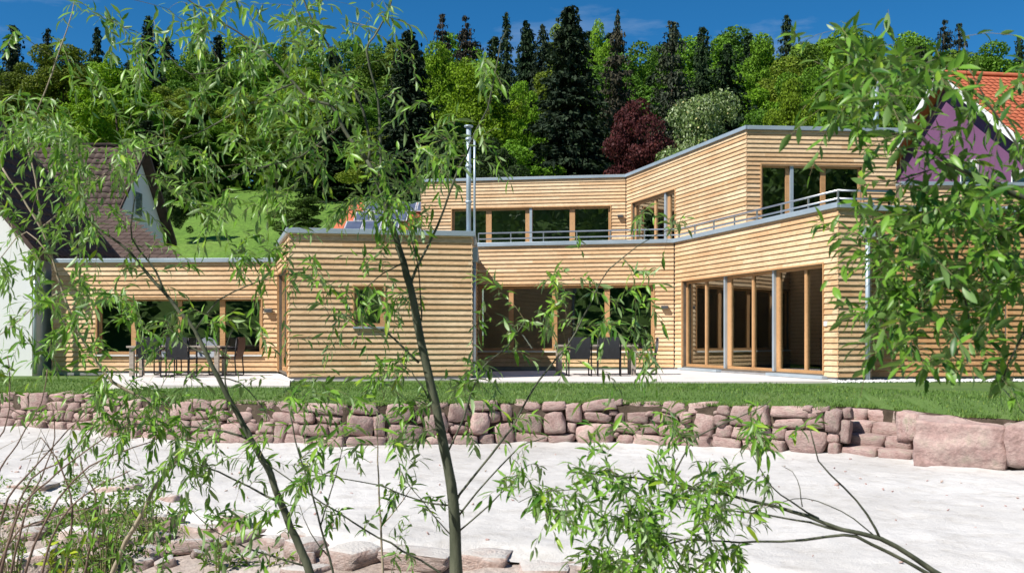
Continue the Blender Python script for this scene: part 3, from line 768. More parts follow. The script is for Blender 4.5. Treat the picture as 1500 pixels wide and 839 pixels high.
MB().poly([(U0[0]+.05, U0[1]+.1), (U1[0]+.1, U1[1]+.1), (U2[0]+.1, U2[1]+.1), (U3[0]-.1, U3[1]+.1), (U3[0]+.2, 36.4), (U3[0]+.2, 41), (U0[0]-.2, 41)], ZU - 0.40, ZU - 0.2).build('roof', M['plinth'], house, HL)
wLP = Wall((U3[0] + 0.02, 27.0), (R2[0] + 1.5, 27.2)); build_wall(wLP, DECK, 5.05, ext=(0, 0), slat0=DECK + 0.02); cap(wLP, 5.12, e=(0, 0))
# rooms behind the glass
ri = MB(); 
ri.poly([(LW0[0]+.2, LW0[1]+.27), (LW1[0]-.05, LW1[1]+.27), (LW1[0]-.05, 31), (LW0[0]+.2, 31)], -0.02, 0.02)
ri.poly([(BL0[0]+.3, BL0[1]+.3), (BL1[0]-.3, BL1[1]+.3), (MF0[0]-.35, 29), (LW1[0]+.5, 29)], -0.022, 0.018)
ri.poly([(MF0[0]+.1, MF0[1]+.28), (MF1[0]+.28, MF1[1]+.28), (S1[0]+.25, S1[1]+.3), (R1[0], R1[1]+.3), (R1[0], 37), (MF0[0]+.1, 37)], -0.024, 0.016)
ri.build('interior_floor', M['roomfloor'], house, HL)
iw = MB()
iw.box(LW0[0], LW1[0], 31.0, 31.15, 0, ZW - .42); iw.box(LW1[0] - .2, LW1[0] - .05, 25.3, 31, 0, ZW - .42); iw.box(LW0[0], LW0[0]+.15, 25.6, 31, 0, ZW - .42)
iw.box(LW1[0] + .1, -1.3, 28.6, 28.75, 0, ZB - .4)
iw.box(MF0[0], 12, 36.8, 36.95, 0, DECK - .22); iw.box(R1[0] + .2, R1[0] + .35, 21.8, 36.8, 0, DECK - .22); iw.box(MF0[0] - .2, MF0[0] - .05, 29.7, 36.8, 0, DECK - .22)
iw.box(6.9, 7.05, 29.5, 36.8, 0, DECK - .22); iw.box(8.4, R1[0], 25.6, 25.75, 0, DECK - .22)
iw.box(U0[0], U3[0], 40.8, 40.95, DECK, ZU - .42); iw.box(4.4, 4.55, 36.0, 40.8, DECK, ZU - .42); iw.box(7.0, U3[0], 32.6, 32.75, DECK, ZU - .42)
iw.build('interior_wall', M['room'], house, HL)
# railing on the roof terrace
zr = ZM + 0.30
rl = MB().build('railing', M['steel'], house, HL) if False else None
rail = empty('railing'); rail.parent = house
def railing(pts, zs, r=0.021):
    for z in zs: MB().tube([Vector((*p, z)) - HL for p in pts], r, 8).build('rail', M['steel'], rail)
inn = lambda w, s, d=0.16: (w.M @ Vector((s, d, 0))).xy
p0, p1, p2, p3 = inn(wMF, wMF.s_at(699)), inn(wMF, wMF.L - 0.3), inn(wSW, wSW.L - 0.25), inn(wR1, 1.3, 0.2)
pc = Vector((MF1[0] + 0.13, MF1[1] + 0.12))
railing([p0, pc, (pc.lerp(p2, 0.5)), p2, p3], (zr, zr - 0.17))
def posts(a, b, step):
    n = max(1, round((b - a).length / step))
    for i in range(n + 1):
        q = a.lerp(b, i / n)
        MB().box(q.x - 0.018, q.x + 0.018, q.y - HL.y - 0.018, q.y - HL.y + 0.018, ZM - 0.02, zr).build('rail_post', M['steel'], rail)
posts(Vector(p0), pc, 1.05); posts(pc.lerp(p2, 0.13), Vector(p2), 1.1); posts(Vector(p3), Vector(p3), 1)
# flue pipe, rainwater goods
fx = P(686.5, 335, 22.3)
fl = MB().tube([(fx.x, 22.3, ZB - 0.1), (fx.x, 22.3, P(0, 187, 22.3).z)], 0.054, 16).build('flue_pipe', M['zinc'], house, HL)
for z in (3.9, 4.7, 5.3): MB().tube([(fx.x, 22.3, z), (fx.x, 22.3, z + 0.05)], 0.072, 16).build('clamp', M['zinc'], fl, HL)
MB().tube([(fx.x, 22.3, 5.60), (fx.x, 22.3, 5.63)], 0.10, 16).build('rain_cap', M['zinc'], fl, HL)
dx = P(694.5, 0, 22.0).x
MB().tube([(dx + 0.0, 22.27, 5.45), (dx + 0.0, 22.27, 2.95)], 0.026, 10).build('vent_pipe', M['zinc'], house, HL)
dp = MB().tube([(dx, 21.92, 2.62), (dx, 21.92, -0.05)], 0.045, 12).build('downpipe', M['zinc'], house, HL)
MB().box(dx - 0.09, dx + 0.09, 21.8, 22.02, 2.55, 2.86).build('hopper', M['zinc'], dp, HL, bevel=0.01)
q = P(1271, 340, 20.72)
dp2 = MB().tube([(q.x, 20.72, 3.1), (q.x, 20.72, -0.06)], 0.05, 12).build('downpipe', M['zinc'], house, HL)
MB().box(q.x - 0.13, q.x + 0.13, 20.62, 20.82, 2.98, 3.2).build('hopper', M['zinc'], dp2, HL, bevel=0.01)
q = P(1283, 120, 31); MB().tube([(q.x, 31, ZU - 0.3), (q.x, 31, q.z)], 0.085, 14).build('flue_pipe', M['zinc'], house, HL)

# ------------------------------------------------------------------ terrace, pebble strip
tp = [at(150, 25.0), at(425, 24.7), (MF1[0] + .2, 28.4), (S1[0] + 0.05, 20.95), at(1224, 20.25), at(1050, 20.15), at(700, 20.2), at(690, 21.65), at(425, 20.9), at(424, 18.3), at(215, 18.5), at(150, 19.5)]
mb = MB(); mb.add([(x, y, 0.004) for x, y in tp] + [(x, y, -0.2) for x, y in tp], [tuple(range(len(tp)))[::-1]] + [(i, (i+1) % len(tp), len(tp) + (i+1) % len(tp), len(tp) + i) for i in range(len(tp))])
ter = mb.build('terrace', M['paving']); tag(ter, kind='structure')
rp = np.random.default_rng(3); pv = []; base = stone_mesh(77, 2, 0.9, 0.05, 'pebble'); bv = np.array([v.co[:] for v in base.vertices]); bf = np.array([p.vertices[:] for p in base.polygons]); pf = []
lines = [(at(1215, 20.35), at(1470, 21.2), 0.28), (at(1300, 20.9), at(1500, 21.1), 0.45), (at(405, 24.2), at(428, 20.6), 0.3)]
for (a, b, wd) in lines:
    for _ in range(900):
        t = rp.uniform(); x = lerp(a[0], b[0], t) ; y = lerp(a[1], b[1], t) + rp.uniform(-wd, wd * 0.6)
        s = rp.uniform(0.03, 0.07); R3 = np.array(Matrix.Rotation(rp.uniform(0, 6), 3, Vector(rp.normal(size=3))))
        pf.append(bf + len(bv) * len(pv)); pv.append((bv * s * [1, 1, .7]) @ R3.T + [x, y, max(-0.03, lawn_z(x, y)) + s * 0.3])
tag(link('pebbles', np_mesh('pebbles', np.concatenate(pv), np.concatenate(pf), M['pebble'], True)), 'strip of white pebbles along the foot of the timber walls', 'pebbles', kind='stuff')

pv, pf = [], []
for _ in range(420):
    x = rp.uniform(-11, 10); y = rp.uniform(edge_y(x) + 0.2, wall_y(x) - 0.1); s = rp.uniform(0.008, 0.03) * (2 if rp.uniform() < .06 else 1); R3 = np.array(Matrix.Rotation(rp.uniform(0, 6), 3, Vector(rp.normal(size=3))))
    pf.append(bf + len(bv) * len(pv)); pv.append((bv * s * [1.6, 1, .6]) @ R3.T + [x, y, ZS + 0.045 * noise.noise(Vector((x * .7, y * .7, 0))) + s * .2])
tag(link('grit', np_mesh('grit', np.concatenate(pv), np.concatenate(pf), M['stone'], True)), 'small stones and crumbs scattered over the white sand', 'gravel', kind='stuff')

# ------------------------------------------------------------------ furniture
def make_chair(label, group, fab, loc, rz, round_back=False):
    c = empty('garden_chair', loc, rz, label=label, cat='chair', group=group)
    def sm(fn, name, m): mb = MB(); fn(mb); return mb.build(name, m, c)
    # local: seat looks to +y, the back is at -y
    for sx in (-0.26, 0.26):
        MB().tube([(sx, -0.20, 0.64), (sx, 0.22, 0.64), (sx, 0.24, 0.60), (sx, 0.25, 0.03), (sx, 0.22, 0.015), (sx, -0.23, 0.015), (sx, -0.25, 0.03), (sx, -0.22, 0.42), (sx, -0.27, 0.88)], 0.016, 8).build('side_frame', M['chairmetal'], c)
        MB().box(sx - 0.025, sx + 0.025, -0.19, 0.2, 0.653, 0.675).build('armrest', M['chairmetal'], c, bevel=0.006)
    nb = 8; mb = MB()
    pts = []
    for i in range(nb + 1):
        t = i / nb; z = lerp(0.43, 0.90, t); y = -0.21 - 0.07 * t - 0.03 * math.sin(t * math.pi)
        hw = 0.235 if not round_back else 0.235 * math.sqrt(max(0.05, 1 - max(0, (t - 0.55) / 0.46) ** 2))
        pts.append((hw, y, z))
    vs_ = []
    for hw, y, z in pts: vs_ += [(-hw, y, z), (hw, y, z), (hw, y - 0.018, z), (-hw, y - 0.018, z)]
    fs = [(0, 1, 2, 3), tuple(4*nb + j for j in (3, 2, 1, 0))]
    for i in range(nb):
        for j in range(4): fs.append((4*i+j, 4*i+4+j, 4*i+4+(j+1) % 4, 4*i+(j+1) % 4))
    mb.add(vs_, fs).build('backrest', fab, c)
    MB().add([(-.24, -.22, .425), (.24, -.22, .425), (.24, .02, .415), (-.24, .02, .415), (.24, .23, .44), (-.24, .23, .44), (-.24, -.22, .405), (.24, -.22, .405), (.24, .02, .395), (-.24, .02, .395), (.24, .23, .42), (-.24, .23, .42)],
             [(0,1,2,3), (3,2,4,5), (6,9,8,7), (9,11,10,8), (0,6,7,1), (5,4,10,11), (0,3,9,6), (3,5,11,9), (1,7,8,2), (2,8,10,4)]).build('seat', fab, c)
    return c
def make_table(loc, rz, L, W, H, label, m, group=None, cat='table'):
    t = empty('garden_table', loc, rz, label=label, cat=cat, group=group)
    n = 5
    for i in range(n): MB().box(-L/2, L/2, -W/2 + W*i/n + .004, -W/2 + W*(i+1)/n - .004, H - 0.045, H).build('plank', m, t, bevel=0.004)
    for sx in (-1, 1):
        for sy in (-1, 1): MB().box(sx*(L/2 - .1) - .05, sx*(L/2 - .1) + .05, sy*(W/2 - .1) - .05, sy*(W/2 - .1) + .05, 0, H - .047).build('leg', m, t, bevel=0.004)
    MB().box(-L/2 + .16, L/2 - .16, -.04, .04, H - .13, H - .047).build('apron', m, t)
    return t
g = 'chairs at the garden tables'
def gp(px, Y): return Vector(((px - CX) / F * Y, Y, 0.004))
make_table(gp(872, 23.9), 0.02, 1.95, 0.85, 0.72, 'weathered wooden table in front of the middle window', M['greywood'])
make_chair('charcoal sled chair before the middle window, beside the table leg', g, M['chairfab'], gp(848, 23.1), 0.05)
make_chair('charcoal sled chair before the middle window, second from the table leg', g, M['chairfab'], gp(892, 23.1), -0.06)
make_chair('pale grey chair leaning at the right end of the wooden table', g, M['chairgrey'], gp(946, 24.0), 1.45)
make_table(gp(262, 23.2), 0.0, 2.15, 0.8, 0.70, 'wooden table in front of the left wing window', M['greywood'])
make_chair('dark grey chair at the left end of the left wing table', g, M['chairfab'], gp(222, 22.4), 0.1)
make_chair('dark chair in the middle of the left wing table', g, M['chairfab'], gp(266, 22.4), -0.05)
make_chair('light grey chair behind the left wing table, next to the dark middle chair', g, M['chairgrey'], gp(246, 24.0), math.pi + 0.1)
make_chair('light grey round backed chair behind the left wing table', g, M['chairgrey'], gp(297, 24.0), math.pi - 0.1, True)
make_chair('brown chair at the right end of the left wing table', g, M['chairbrown'], gp(336, 23.2), 1.5)
# things one sees through the glass
t = make_table(Vector((7.6, 24.2, 0.02)), 0.1, 1.7, 0.9, 0.74, 'dark dining table inside, behind the right glazed pane', M['greywood'])
t = make_table(Vector((7.2, 27.9, 0.02)), 1.2, 2.4, 0.8, 0.72, 'long pale table inside, behind the left glazed panes', M['sillwhite'])
gi = 'dark chairs inside the glazed room'
for (x, y, r, lb) in ((7.1, 23.4, 0.1, 'dark chair inside on the near side of the dining table'), (8.1, 23.5, -0.1, 'dark chair inside near the right end of the dining table'), (7.4, 25.1, 3.2, 'dark chair inside on the far side of the dining table'), (6.1, 26.5, 1.9, 'dark chair inside between the two indoor tables')):
    make_chair(lb, gi, M['chairfab'], Vector((x, y, 0.02)), r)

# ------------------------------------------------------------------ neighbouring houses
def tiled_slope(parent, off, O, u, v, nu, nv, m, du, dv, thick=0.035):
    """Rows of tiles on a roof slope: O eave corner, u along the eave, v up the slope (unit), nu x nv tiles joined in one part."""
    u, v = Vector(u).normalized(), Vector(v).normalized(); n = u.cross(v); V, Fc = [], []
    prof = [(0.0, 0.0), (0.18, 0.03), (0.42, 0.045), (0.66, 0.03), (1.0, 0.0)]
    for j in range(nv):
        for i in range(nu):
            b = len(V)
            for (f, h) in prof:
                p = O + u * (du * (i + f)) + v * (dv * j) + n * (h + thick)
                V += [p - off, p + v * (dv * 1.12) - n * thick - off, p - n * thick - off]
            for k in range(4):
                Fc.append((b+3*k, b+3*k+3, b+3*k+4, b+3*k+1)); Fc.append((b+3*k+2, b+3*k+5, b+3*k+3, b+3*k))
    o = link('roof_tiles', np_mesh('roof_tiles', [tuple(p) for p in V], Fc, m), parent)
    return tag(o, kind='stuff')

# right: purple gabled house with a red roof
gx = Vector((0.151, -0.989, 0)); rx = Vector((0.989, 0.151, 0)); apex = Vector((19.3, 45, 12.86)); tanp = 0.712; hw = 6.4; LEN = 15
ph = empty('purple_house', Vector((22, 45, 0)), label='purple gabled house with white bargeboards and a red tiled roof', cat='house'); off = Vector((22, 45, 0))
ge = [apex - gx * (hw - .7) - Vector((0, 0, tanp * (hw - .7))), apex + gx * (hw - .7) - Vector((0, 0, tanp * (hw - .7)))]
ins = rx * 0.55
mb = MB(); w5 = [Vector((ge[0].x, ge[0].y, 0)), Vector((ge[1].x, ge[1].y, 0)), ge[1] - Vector((0,0,.15)), apex - Vector((0, 0, .25)), ge[0] - Vector((0,0,.15))]
vs_ = [p + ins for p in w5] + [p + rx * LEN for p in w5]
mb.add(vs_, [(4,3,2,1,0), (5,6,7,8,9)] + [(i, (i+1) % 5, 5 + (i+1) % 5, 5 + i) for i in range(5)]).build('wall', M['purple'], ph, off)
for sg in (1, -1):
    e = apex + gx * sg * hw - Vector((0, 0, tanp * hw)); vv = (apex - e).normalized(); sl = (apex - e).length
    nrm = rx.cross(vv) * (1 if rx.cross(vv).z > 0 else -1)
    mb = MB(); q = [e, e + rx * LEN, apex + rx * LEN, apex]
    mb.add([p - nrm * 0.02 for p in q] + [p - nrm * 0.16 for p in q], [(0,1,2,3), (7,6,5,4), (0,4,5,1), (1,5,6,2), (2,6,7,3), (3,7,4,0)]).build('roof', M['redtile'], ph, off)
    if sg == 1: tiled_slope(ph, off, e, rx, vv, int(LEN / 0.30), int(sl / 0.36), M['redtile'], 0.30, 0.36)
    mb = MB(); fr = -rx * 0.03
    q = [e - vv * 0.1, apex + nrm * 0.03, apex - Vector((0, 0, .36)), e - vv * 0.1 - nrm * 0.30]
    mb.add([p + fr for p in q] + [p + fr - rx * 0.05 for p in q], [(0,1,2,3), (7,6,5,4), (0,4,5,1), (1,5,6,2), (2,6,7,3), (3,7,4,0)]).build('bargeboard', M['white'], ph, off)
MB().tube([apex + Vector((0, 0, .06)), apex + rx * LEN + Vector((0, 0, .06))], 0.11, 8).build('ridge_tiles', M['redtile'], ph, off)
wpos = apex + gx * 1.5 - Vector((0, 0, 5.6)) + rx * 0.5
Mw = Matrix.Translation(wpos) @ Matrix.Rotation(math.atan2(gx.y, gx.x), 4, 'Z')
wd = MB().box(-0.6, 0.6, -0.05, 0.06, 0, 1.4, Mw).build('window', M['white'], ph, off)
MB().box(-0.5, 0.5, -0.062, -0.04, 0.1, 1.3, Mw).build('pane', M['glass'], wd, off)
for dy in (-3.2, 3.4):
    Mq = Matrix.Translation(gx * dy - Vector((0, 0, 0.9))) @ Mw
    wd = MB().box(-0.5, 0.5, -0.05, 0.06, 0, 1.3, Mq).build('window', M['white'], ph, off)
    MB().box(-0.4, 0.4, -0.062, -0.04, 0.1, 1.2, Mq).build('pane', M['glass'], wd, off)

# left: white house with the dark brown roof and a gable to the right
off = Vector((-18, 39, 0))
lh = empty('white_house', off, label='white house with a dark brown tiled roof and a steep gable', cat='house')
mb = MB()
gv = [(-14.7, 36.2, 2), (-14.7, 42, 2), (-14.7, 42, 5.4), (-14.7, 39.1, 8.2), (-14.7, 36.2, 5.4)]
mb.add(gv + [(x - 14, y, z) for x, y, z in gv], [(0,1,2,3,4), (9,8,7,6,5)] + [(i, i+5, (i+1) % 5 + 5, (i+1) % 5) for i in range(5)]).build('wall', M['white'], lh, off)
for (ya, yb) in ((35.7, 39.1), (42.5, 39.1)):
    za = 5.0 if ya < 39 else 5.0
    q = [Vector((-14.3, ya, za)), Vector((-29, ya, za)), Vector((-29, 39.1, 8.42)), Vector((-14.3, 39.1, 8.42))]
    MB().add(q + [p - Vector((0, 0, .16)) for p in q], [(0,1,2,3), (7,6,5,4), (0,4,5,1), (1,5,6,2), (2,6,7,3), (3,7,4,0)]).build('roof', M['browntile'], lh, off)
vv = Vector((0, 3.4, 3.42)); tiled_slope(lh, off, Vector((-29, 35.7, 5.0)), (1, 0, 0), vv, 48, 13, M['browntile'], 0.305, 0.36)
# lower roof in front with its eave over a white wall
q = [Vector((-10.4, 31, 3.35)), Vector((-29, 30.4, 3.35)), Vector((-29, 35.8, 5.5)), Vector((-14.2, 35.8, 5.5))]
MB().add(q + [p - Vector((0, 0, .18)) for p in q], [(0,1,2,3)[::-1], (7,6,5,4)[::-1], (0,4,5,1), (1,5,6,2), (2,6,7,3), (3,7,4,0)]).build('roof', M['browntile'], lh, off)
vv = Vector((0, 4.9, 2.15)).normalized()
for j in range(14):
    t0 = j / 14; a = q[0].lerp(q[3], t0); b = q[1].lerp(q[2], t0); uu = (b - a).normalized(); n = max(1, int((b - a).length / 0.33))
    if j == 0: rows_v, rows_f = [], []
    nn = Vector((0, -0.4, 0.92))
    for i in range(n):
        p0_, p1_ = a + uu * 0.33 * i, a + uu * 0.33 * (i + 0.94); b0 = len(rows_v); up = vv * 0.42
        rows_v += [tuple(p - off) for p in (p0_ + nn*.06, p1_ + nn*.06, p1_ + up + nn*.025, p0_ + up + nn*.025, p0_ + nn*.01, p1_ + nn*.01)]
        rows_f += [(b0, b0+3, b0+2, b0+1), (b0, b0+1, b0+5, b0+4)]
tag(link('roof_tiles', np_mesh('roof_tiles', rows_v, rows_f, M['browntile']), lh), kind='stuff')
MB().box(-29, -10.9, 31.4, 36, -0.2, 3.3).build('wall', M['white'], lh, off)
wd = MB().box(-14.72, -14.64, 38.6, 39.5, 5.6, 6.7).build('window', M['white'], lh, off); MB().box(-14.66, -14.63, 38.7, 39.4, 5.7, 6.6).build('pane', M['glass'], wd, off)
MB().tube([(-14.3, 39.1, 8.46), (-29, 39.1, 8.46)], 0.1, 8).build('ridge_tiles', M['browntile'], lh, off)
off = Vector((-14, 25, 0))
l2 = empty('white_house', off, label='sunlit white gable wall at the left edge behind the willow', cat='house')
xw = at(47, 24.7)[0]
q = [Vector((xw - 7, 24.7, -0.1)), Vector((xw, 24.7, -0.1)), Vector((xw, 24.7, 3.1)), Vector((xw - 3.5, 24.7, 7.1)), Vector((xw - 7, 24.7, 3.1))]
MB().add(q + [p + Vector((0, 5.5, 0)) for p in q], [(0,1,2,3,4), (9,8,7,6,5)] + [(i, i+5, (i+1) % 5 + 5, (i+1) % 5) for i in range(5)]).build('wall', M['white'], l2, off)
for sg in (-1, 1):
    e = Vector((xw - 3.5 + sg * 3.8, 24.4, 2.8)); r_ = Vector((xw - 3.5, 24.4, 7.25)); qq = [e, r_, r_ + Vector((0, 6, 0)), e + Vector((0, 6, 0))]
    MB().add(qq + [p + Vector((0, 0, .17)) for p in qq], [(0,1,2,3), (7,6,5,4), (0,4,5,1), (1,5,6,2), (2,6,7,3), (3,7,4,0)]).build('roof', M['browntile'], l2, off)
e = Vector((xw + 0.3, 24.4, 2.8 + 0.17)); tiled_slope(l2, off, e, (0, 1, 0), Vector((-3.8, 0, 4.45)), 18, 14, M['browntile'], 0.32, 0.40)
MB().tube([(xw + 0.12, 24.6, 2.8), (xw + 0.12, 24.6, 0)], 0.05, 10).build('downpipe', M['zinc'], l2, off)

# behind: red roof with solar panels
off = Vector((-7, 46, 0))
bn = empty('solar_barn', off, label='low building with a red roof covered in solar panels', cat='building')
e0, e1 = P(481, 345, 43), P(700, 345, 43); r0, r1 = P(513, 297, 46.5), P(700, 297, 46.5)
MB().add([e0, e1, r1, r0] + [p - Vector((0, 0, .2)) for p in (e0, e1, r1, r0)], [(0,1,2,3), (7,6,5,4), (0,4,5,1), (1,5,6,2), (2,6,7,3), (3,7,4,0)]).build('roof', M['redtile'], bn, off)
vv = (r0 - e0); wv = (e1 - e0).normalized(); vn = vv.normalized(); vs2 = Vector((0, vn.y, vn.z)).normalized(); tiled_slope(bn, off, e0 + Vector((0.9, 0, 0)), wv, vs2, 17, 9, M['redtile'], 0.32, 0.42)
nn = wv.cross(vs2)
for i in range(6):
    for j in range(3):
        if i == 3 and j < 2: continue
        o_ = e0 + wv * (0.62 + 0.80 * i + 0.28 * j) + vs2 * (0.12 + 1.18 * j) + nn * 0.17
        sp = MB(); qd = [o_, o_ + wv * 0.77, o_ + wv * 0.77 + vs2 * 1.14, o_ + vs2 * 1.14]
        sp.add(qd + [p - nn * .05 for p in qd], [(0,1,2,3), (7,6,5,4), (0,4,5,1), (1,5,6,2), (2,6,7,3), (3,7,4,0)])
        s_ = sp.build('solar_panel', M['alu'], bn, off)
        qd = [o_ + wv * .05 + vs2 * .05, o_ + wv * .72 + vs2 * .05, o_ + wv * .72 + vs2 * 1.09, o_ + wv * .05 + vs2 * 1.09]
        MB().add([p + nn * .004 for p in qd] + [p - nn * .02 for p in qd], [(0,1,2,3), (0,4,5,1), (1,5,6,2), (2,6,7,3), (3,7,4,0)]).build('cell', M['panel'], s_, off)
MB().box(e0.x + .6, 2, 43.6, 50, 0, 5.0).build('wall', M['white'], bn, off)

# ------------------------------------------------------------------ forest trees
def quads(C, D, Nn, L, W):
    """Leaf-shaped quads: centre C, direction D, normal Nn (n,3); length L, width W (n,)."""
    S = np.cross(D, Nn); S /= np.linalg.norm(S, axis=1, keepdims=True) + 1e-9
    L, W = L[:, None], W[:, None]
    return np.stack([C - D*L*.5, C + S*W*.5 - D*L*.05, C + D*L*.5, C - S*W*.5 - D*L*.05], 1).reshape(-1, 3)
def unit(a): return a / (np.linalg.norm(a, axis=-1, keepdims=True) + 1e-9)
def crown_broad(seed, H=16.0, Rr=5.0, lobes=54, per=400, leaf=(0.17, 0.33), low=0.16, m='crown', name='crown', second=None, flat=0.75):
    g = np.random.default_rng(seed); V = []
    cz = H * (low + 1) / 2; hz = H * (1 - low) / 2
    for k in range(lobes):
        d = unit(g.normal(size=3) + [0, 0, 0.25]); 
        q = g.uniform(0.45, 1.18)
        c = np.array([d[0]*Rr*q*.82, d[1]*Rr*q*.82, cz + d[2]*hz*q*.85])
        taper = 1.0 - 0.35 * max(0, (c[2] - cz) / hz)
        c[:2] *= taper
        rl = g.uniform(0.13, 0.30) * Rr * 1.15
        n = int(per * (rl / (0.23 * Rr)) ** 2)
        u = unit(g.normal(size=(n, 3)) + np.array([0, 0, .15])); r = rl * g.uniform(0.62, 1.06, n) ** 0.7
        p = c + u * r[:, None] * [1, 1, flat]
        nn = unit(u + 0.75 * g.normal(size=(n, 3))); t = unit(np.cross(nn, g.normal(size=(n, 3))))
        s = g.uniform(leaf[0], leaf[1], n)
        V.append(quads(p, t, nn, s, s * 0.72))
    V = np.concatenate(V)
    me = np_mesh(name, V, np.arange(len(V)).reshape(-1, 4), M[m])
    if second:
        me.materials.append(M[second]); mi = (g.uniform(size=len(V)//4) < 0.30).astype(np.int32); me.polygons.foreach_set('material_index', mi)
    return me
def crown_conifer(seed, H=22.0, Rr=3.6, low=0.06, whorls=46, per=8, droop=0.35, sprig=(0.45, 0.85), open_=1.0, power=0.62):
    g = np.random.default_rng(seed); V = []
    for w in range(whorls):
        t = (w + g.uniform(0, 1)) / whorls; z = H * lerp(low, 0.99, t)
        rr = Rr * min(1.0, 1.12 * (1 - t) + 0.02) ** power * g.uniform(0.72, 1.12) + 0.12
        nb = max(4, int(per * (0.75 + 0.35 * (1 - t)) * open_ + g.uniform(0, 2)))
        for b in range(nb):
            an = g.uniform(0, 2*np.pi); L = rr * g.uniform(0.7, 1.1); k = max(5, int(L / 0.15))
            f = (np.arange(k) + g.uniform(0, 1, k)) / k
            dr = droop * g.uniform(0.6, 1.3)
            dirh = np.array([np.cos(an), np.sin(an), 0]); side = np.array([-np.sin(an), np.cos(an), 0])
            p = dirh * (f * L)[:, None] + np.array([0, 0, 1]) * (z - dr * L * f ** 1.3 + 0.12 * L * f ** 3)[:, None]
            sp = g.uniform(-1, 1, k); wd = 0.34 * L * (1 - 0.75 * f) + 0.1
            p = p + side * (sp * wd)[:, None] * 0.7 + g.normal(0, 0.07, (k, 3))
            d = unit(dirh + side * (sp * 0.9)[:, None] - np.array([0, 0, 1]) * (0.25 + dr * 0.6) + 0.25 * g.normal(size=(k, 3)))
            nn = unit(np.array([0, 0, 1.0]) + 0.55 * g.normal(size=(k, 3)))
            s = g.uniform(sprig[0], sprig[1], k) * (0.65 + 0.35 * (1 - t))
            V.append(quads(p, d, nn, s, s * 0.42))
            hang = g.uniform(size=k) < 0.5                       # hanging curtains of twigs
            if hang.any():
                q = p[hang]; kk = len(q); V.append(quads(q - [0, 0, .18], unit(np.tile([0, 0, -1.0], (kk, 1)) + 0.45*g.normal(size=(kk, 3))), unit(g.normal(size=(kk, 3)) + dirh), g.uniform(.4, .75, kk), g.uniform(.2, .34, kk)))
    V = np.concatenate(V)
    return np_mesh('crown', V, np.arange(len(V)).reshape(-1, 4), M['needle'])
def trunk_mesh(H, r, seed=0, limbs=True):
    g = random.Random(seed); mb = MB(); k = 6
    pts = [Vector((g.uniform(-.12, .12) * (i > 0) * (1 - i/k), g.uniform(-.12, .12) * (i > 0), H * i / k)) for i in range(k + 1)]
    mb.tube([pts[0] - Vector((0, 0, 1.2))] + pts, [r * 1.25] + [r * (1 - 0.88 * i / k) for i in range(k + 1)], 7)
    if limbs:
        for i in range(9):
            z = H * g.uniform(0.25, 0.75); a = g.uniform(0, 6.28); L = H * g.uniform(.12, .22)
            d = Vector((math.cos(a), math.sin(a), g.uniform(.4, 1.0))).normalized(); b = Vector((0, 0, z))
            mb.tube([b, b + d * L * .5, b + d * L + Vector((0, 0, .15 * L))], [r * .35, r * .22, r * .06], 5)
    return mb.mesh('trunk', M['forestbark'])
BROAD = [(crown_broad(20 + i), trunk_mesh(13, 0.24, i), 16.0, 5.0) for i in range(5)]
BROAD += [(crown_broad(30 + i, 18, 4.2, 60, 360), trunk_mesh(15, 0.24, 9 + i), 18.0, 4.2) for i in range(3)]
SPRUCE = [(crown_conifer(40 + i, 22, (4.6, 4.0, 5.2, 3.8)[i], 0.05, (52, 56, 54, 54)[i], 11), trunk_mesh(21.5, 0.26, 20 + i, False), 22.0, 3.4) for i in range(4)]
PINE = [(crown_conifer(50 + i, 22, 4.2, 0.30, 30, 10, 0.12, (0.45, 0.85), 1.0, 0.55), trunk_mesh(21.5, 0.28, 30 + i, False), 22.0, 3.4) for i in range(3)]
BIGSPRUCE = [(crown_conifer(61, 24, 4.8, 0.02, 80, 14, 0.45, (0.5, 0.9)), trunk_mesh(23.5, 0.3, 40, False), 24.0, 4.3)]
COPPER = [(crown_broad(70, 11, 3.8, 64, 300, (0.13, 0.26), 0.04, flat=0.62), trunk_mesh(9, .2, 50), 11.0, 3.6)]
WHITEB = [(crown_broad(71, 11.5, 3.9, 70, 430, (0.12, 0.22), 0.06, 'crown', 'crown', 'blossom'), trunk_mesh(9.5, .2, 51), 11.5, 3.9)]
PROTO = dict(b=BROAD, s=SPRUCE, p=PINE, S=BIGSPRUCE, c=COPPER, w=WHITEB)
COLS = dict(b=[(0.15, 0.29, 0.02), (0.125, 0.26, 0.022), (0.195, 0.31, 0.022), (0.09, 0.195, 0.022), (0.16, 0.225, 0.026), (0.11, 0.19, 0.024)],
            s=[(0.026, 0.050, 0.022), (0.034, 0.060, 0.026), (0.030, 0.046, 0.026)], p=[(0.055, 0.068, 0.045), (0.06, 0.062, 0.045), (0.045, 0.06, 0.04)],
            S=[(0.030, 0.048, 0.028)], c=[(0.085, 0.024, 0.026)], w=[(0.125, 0.19, 0.06)])
ft = random.Random(4)
TREES = []      # (px, Y) already planted
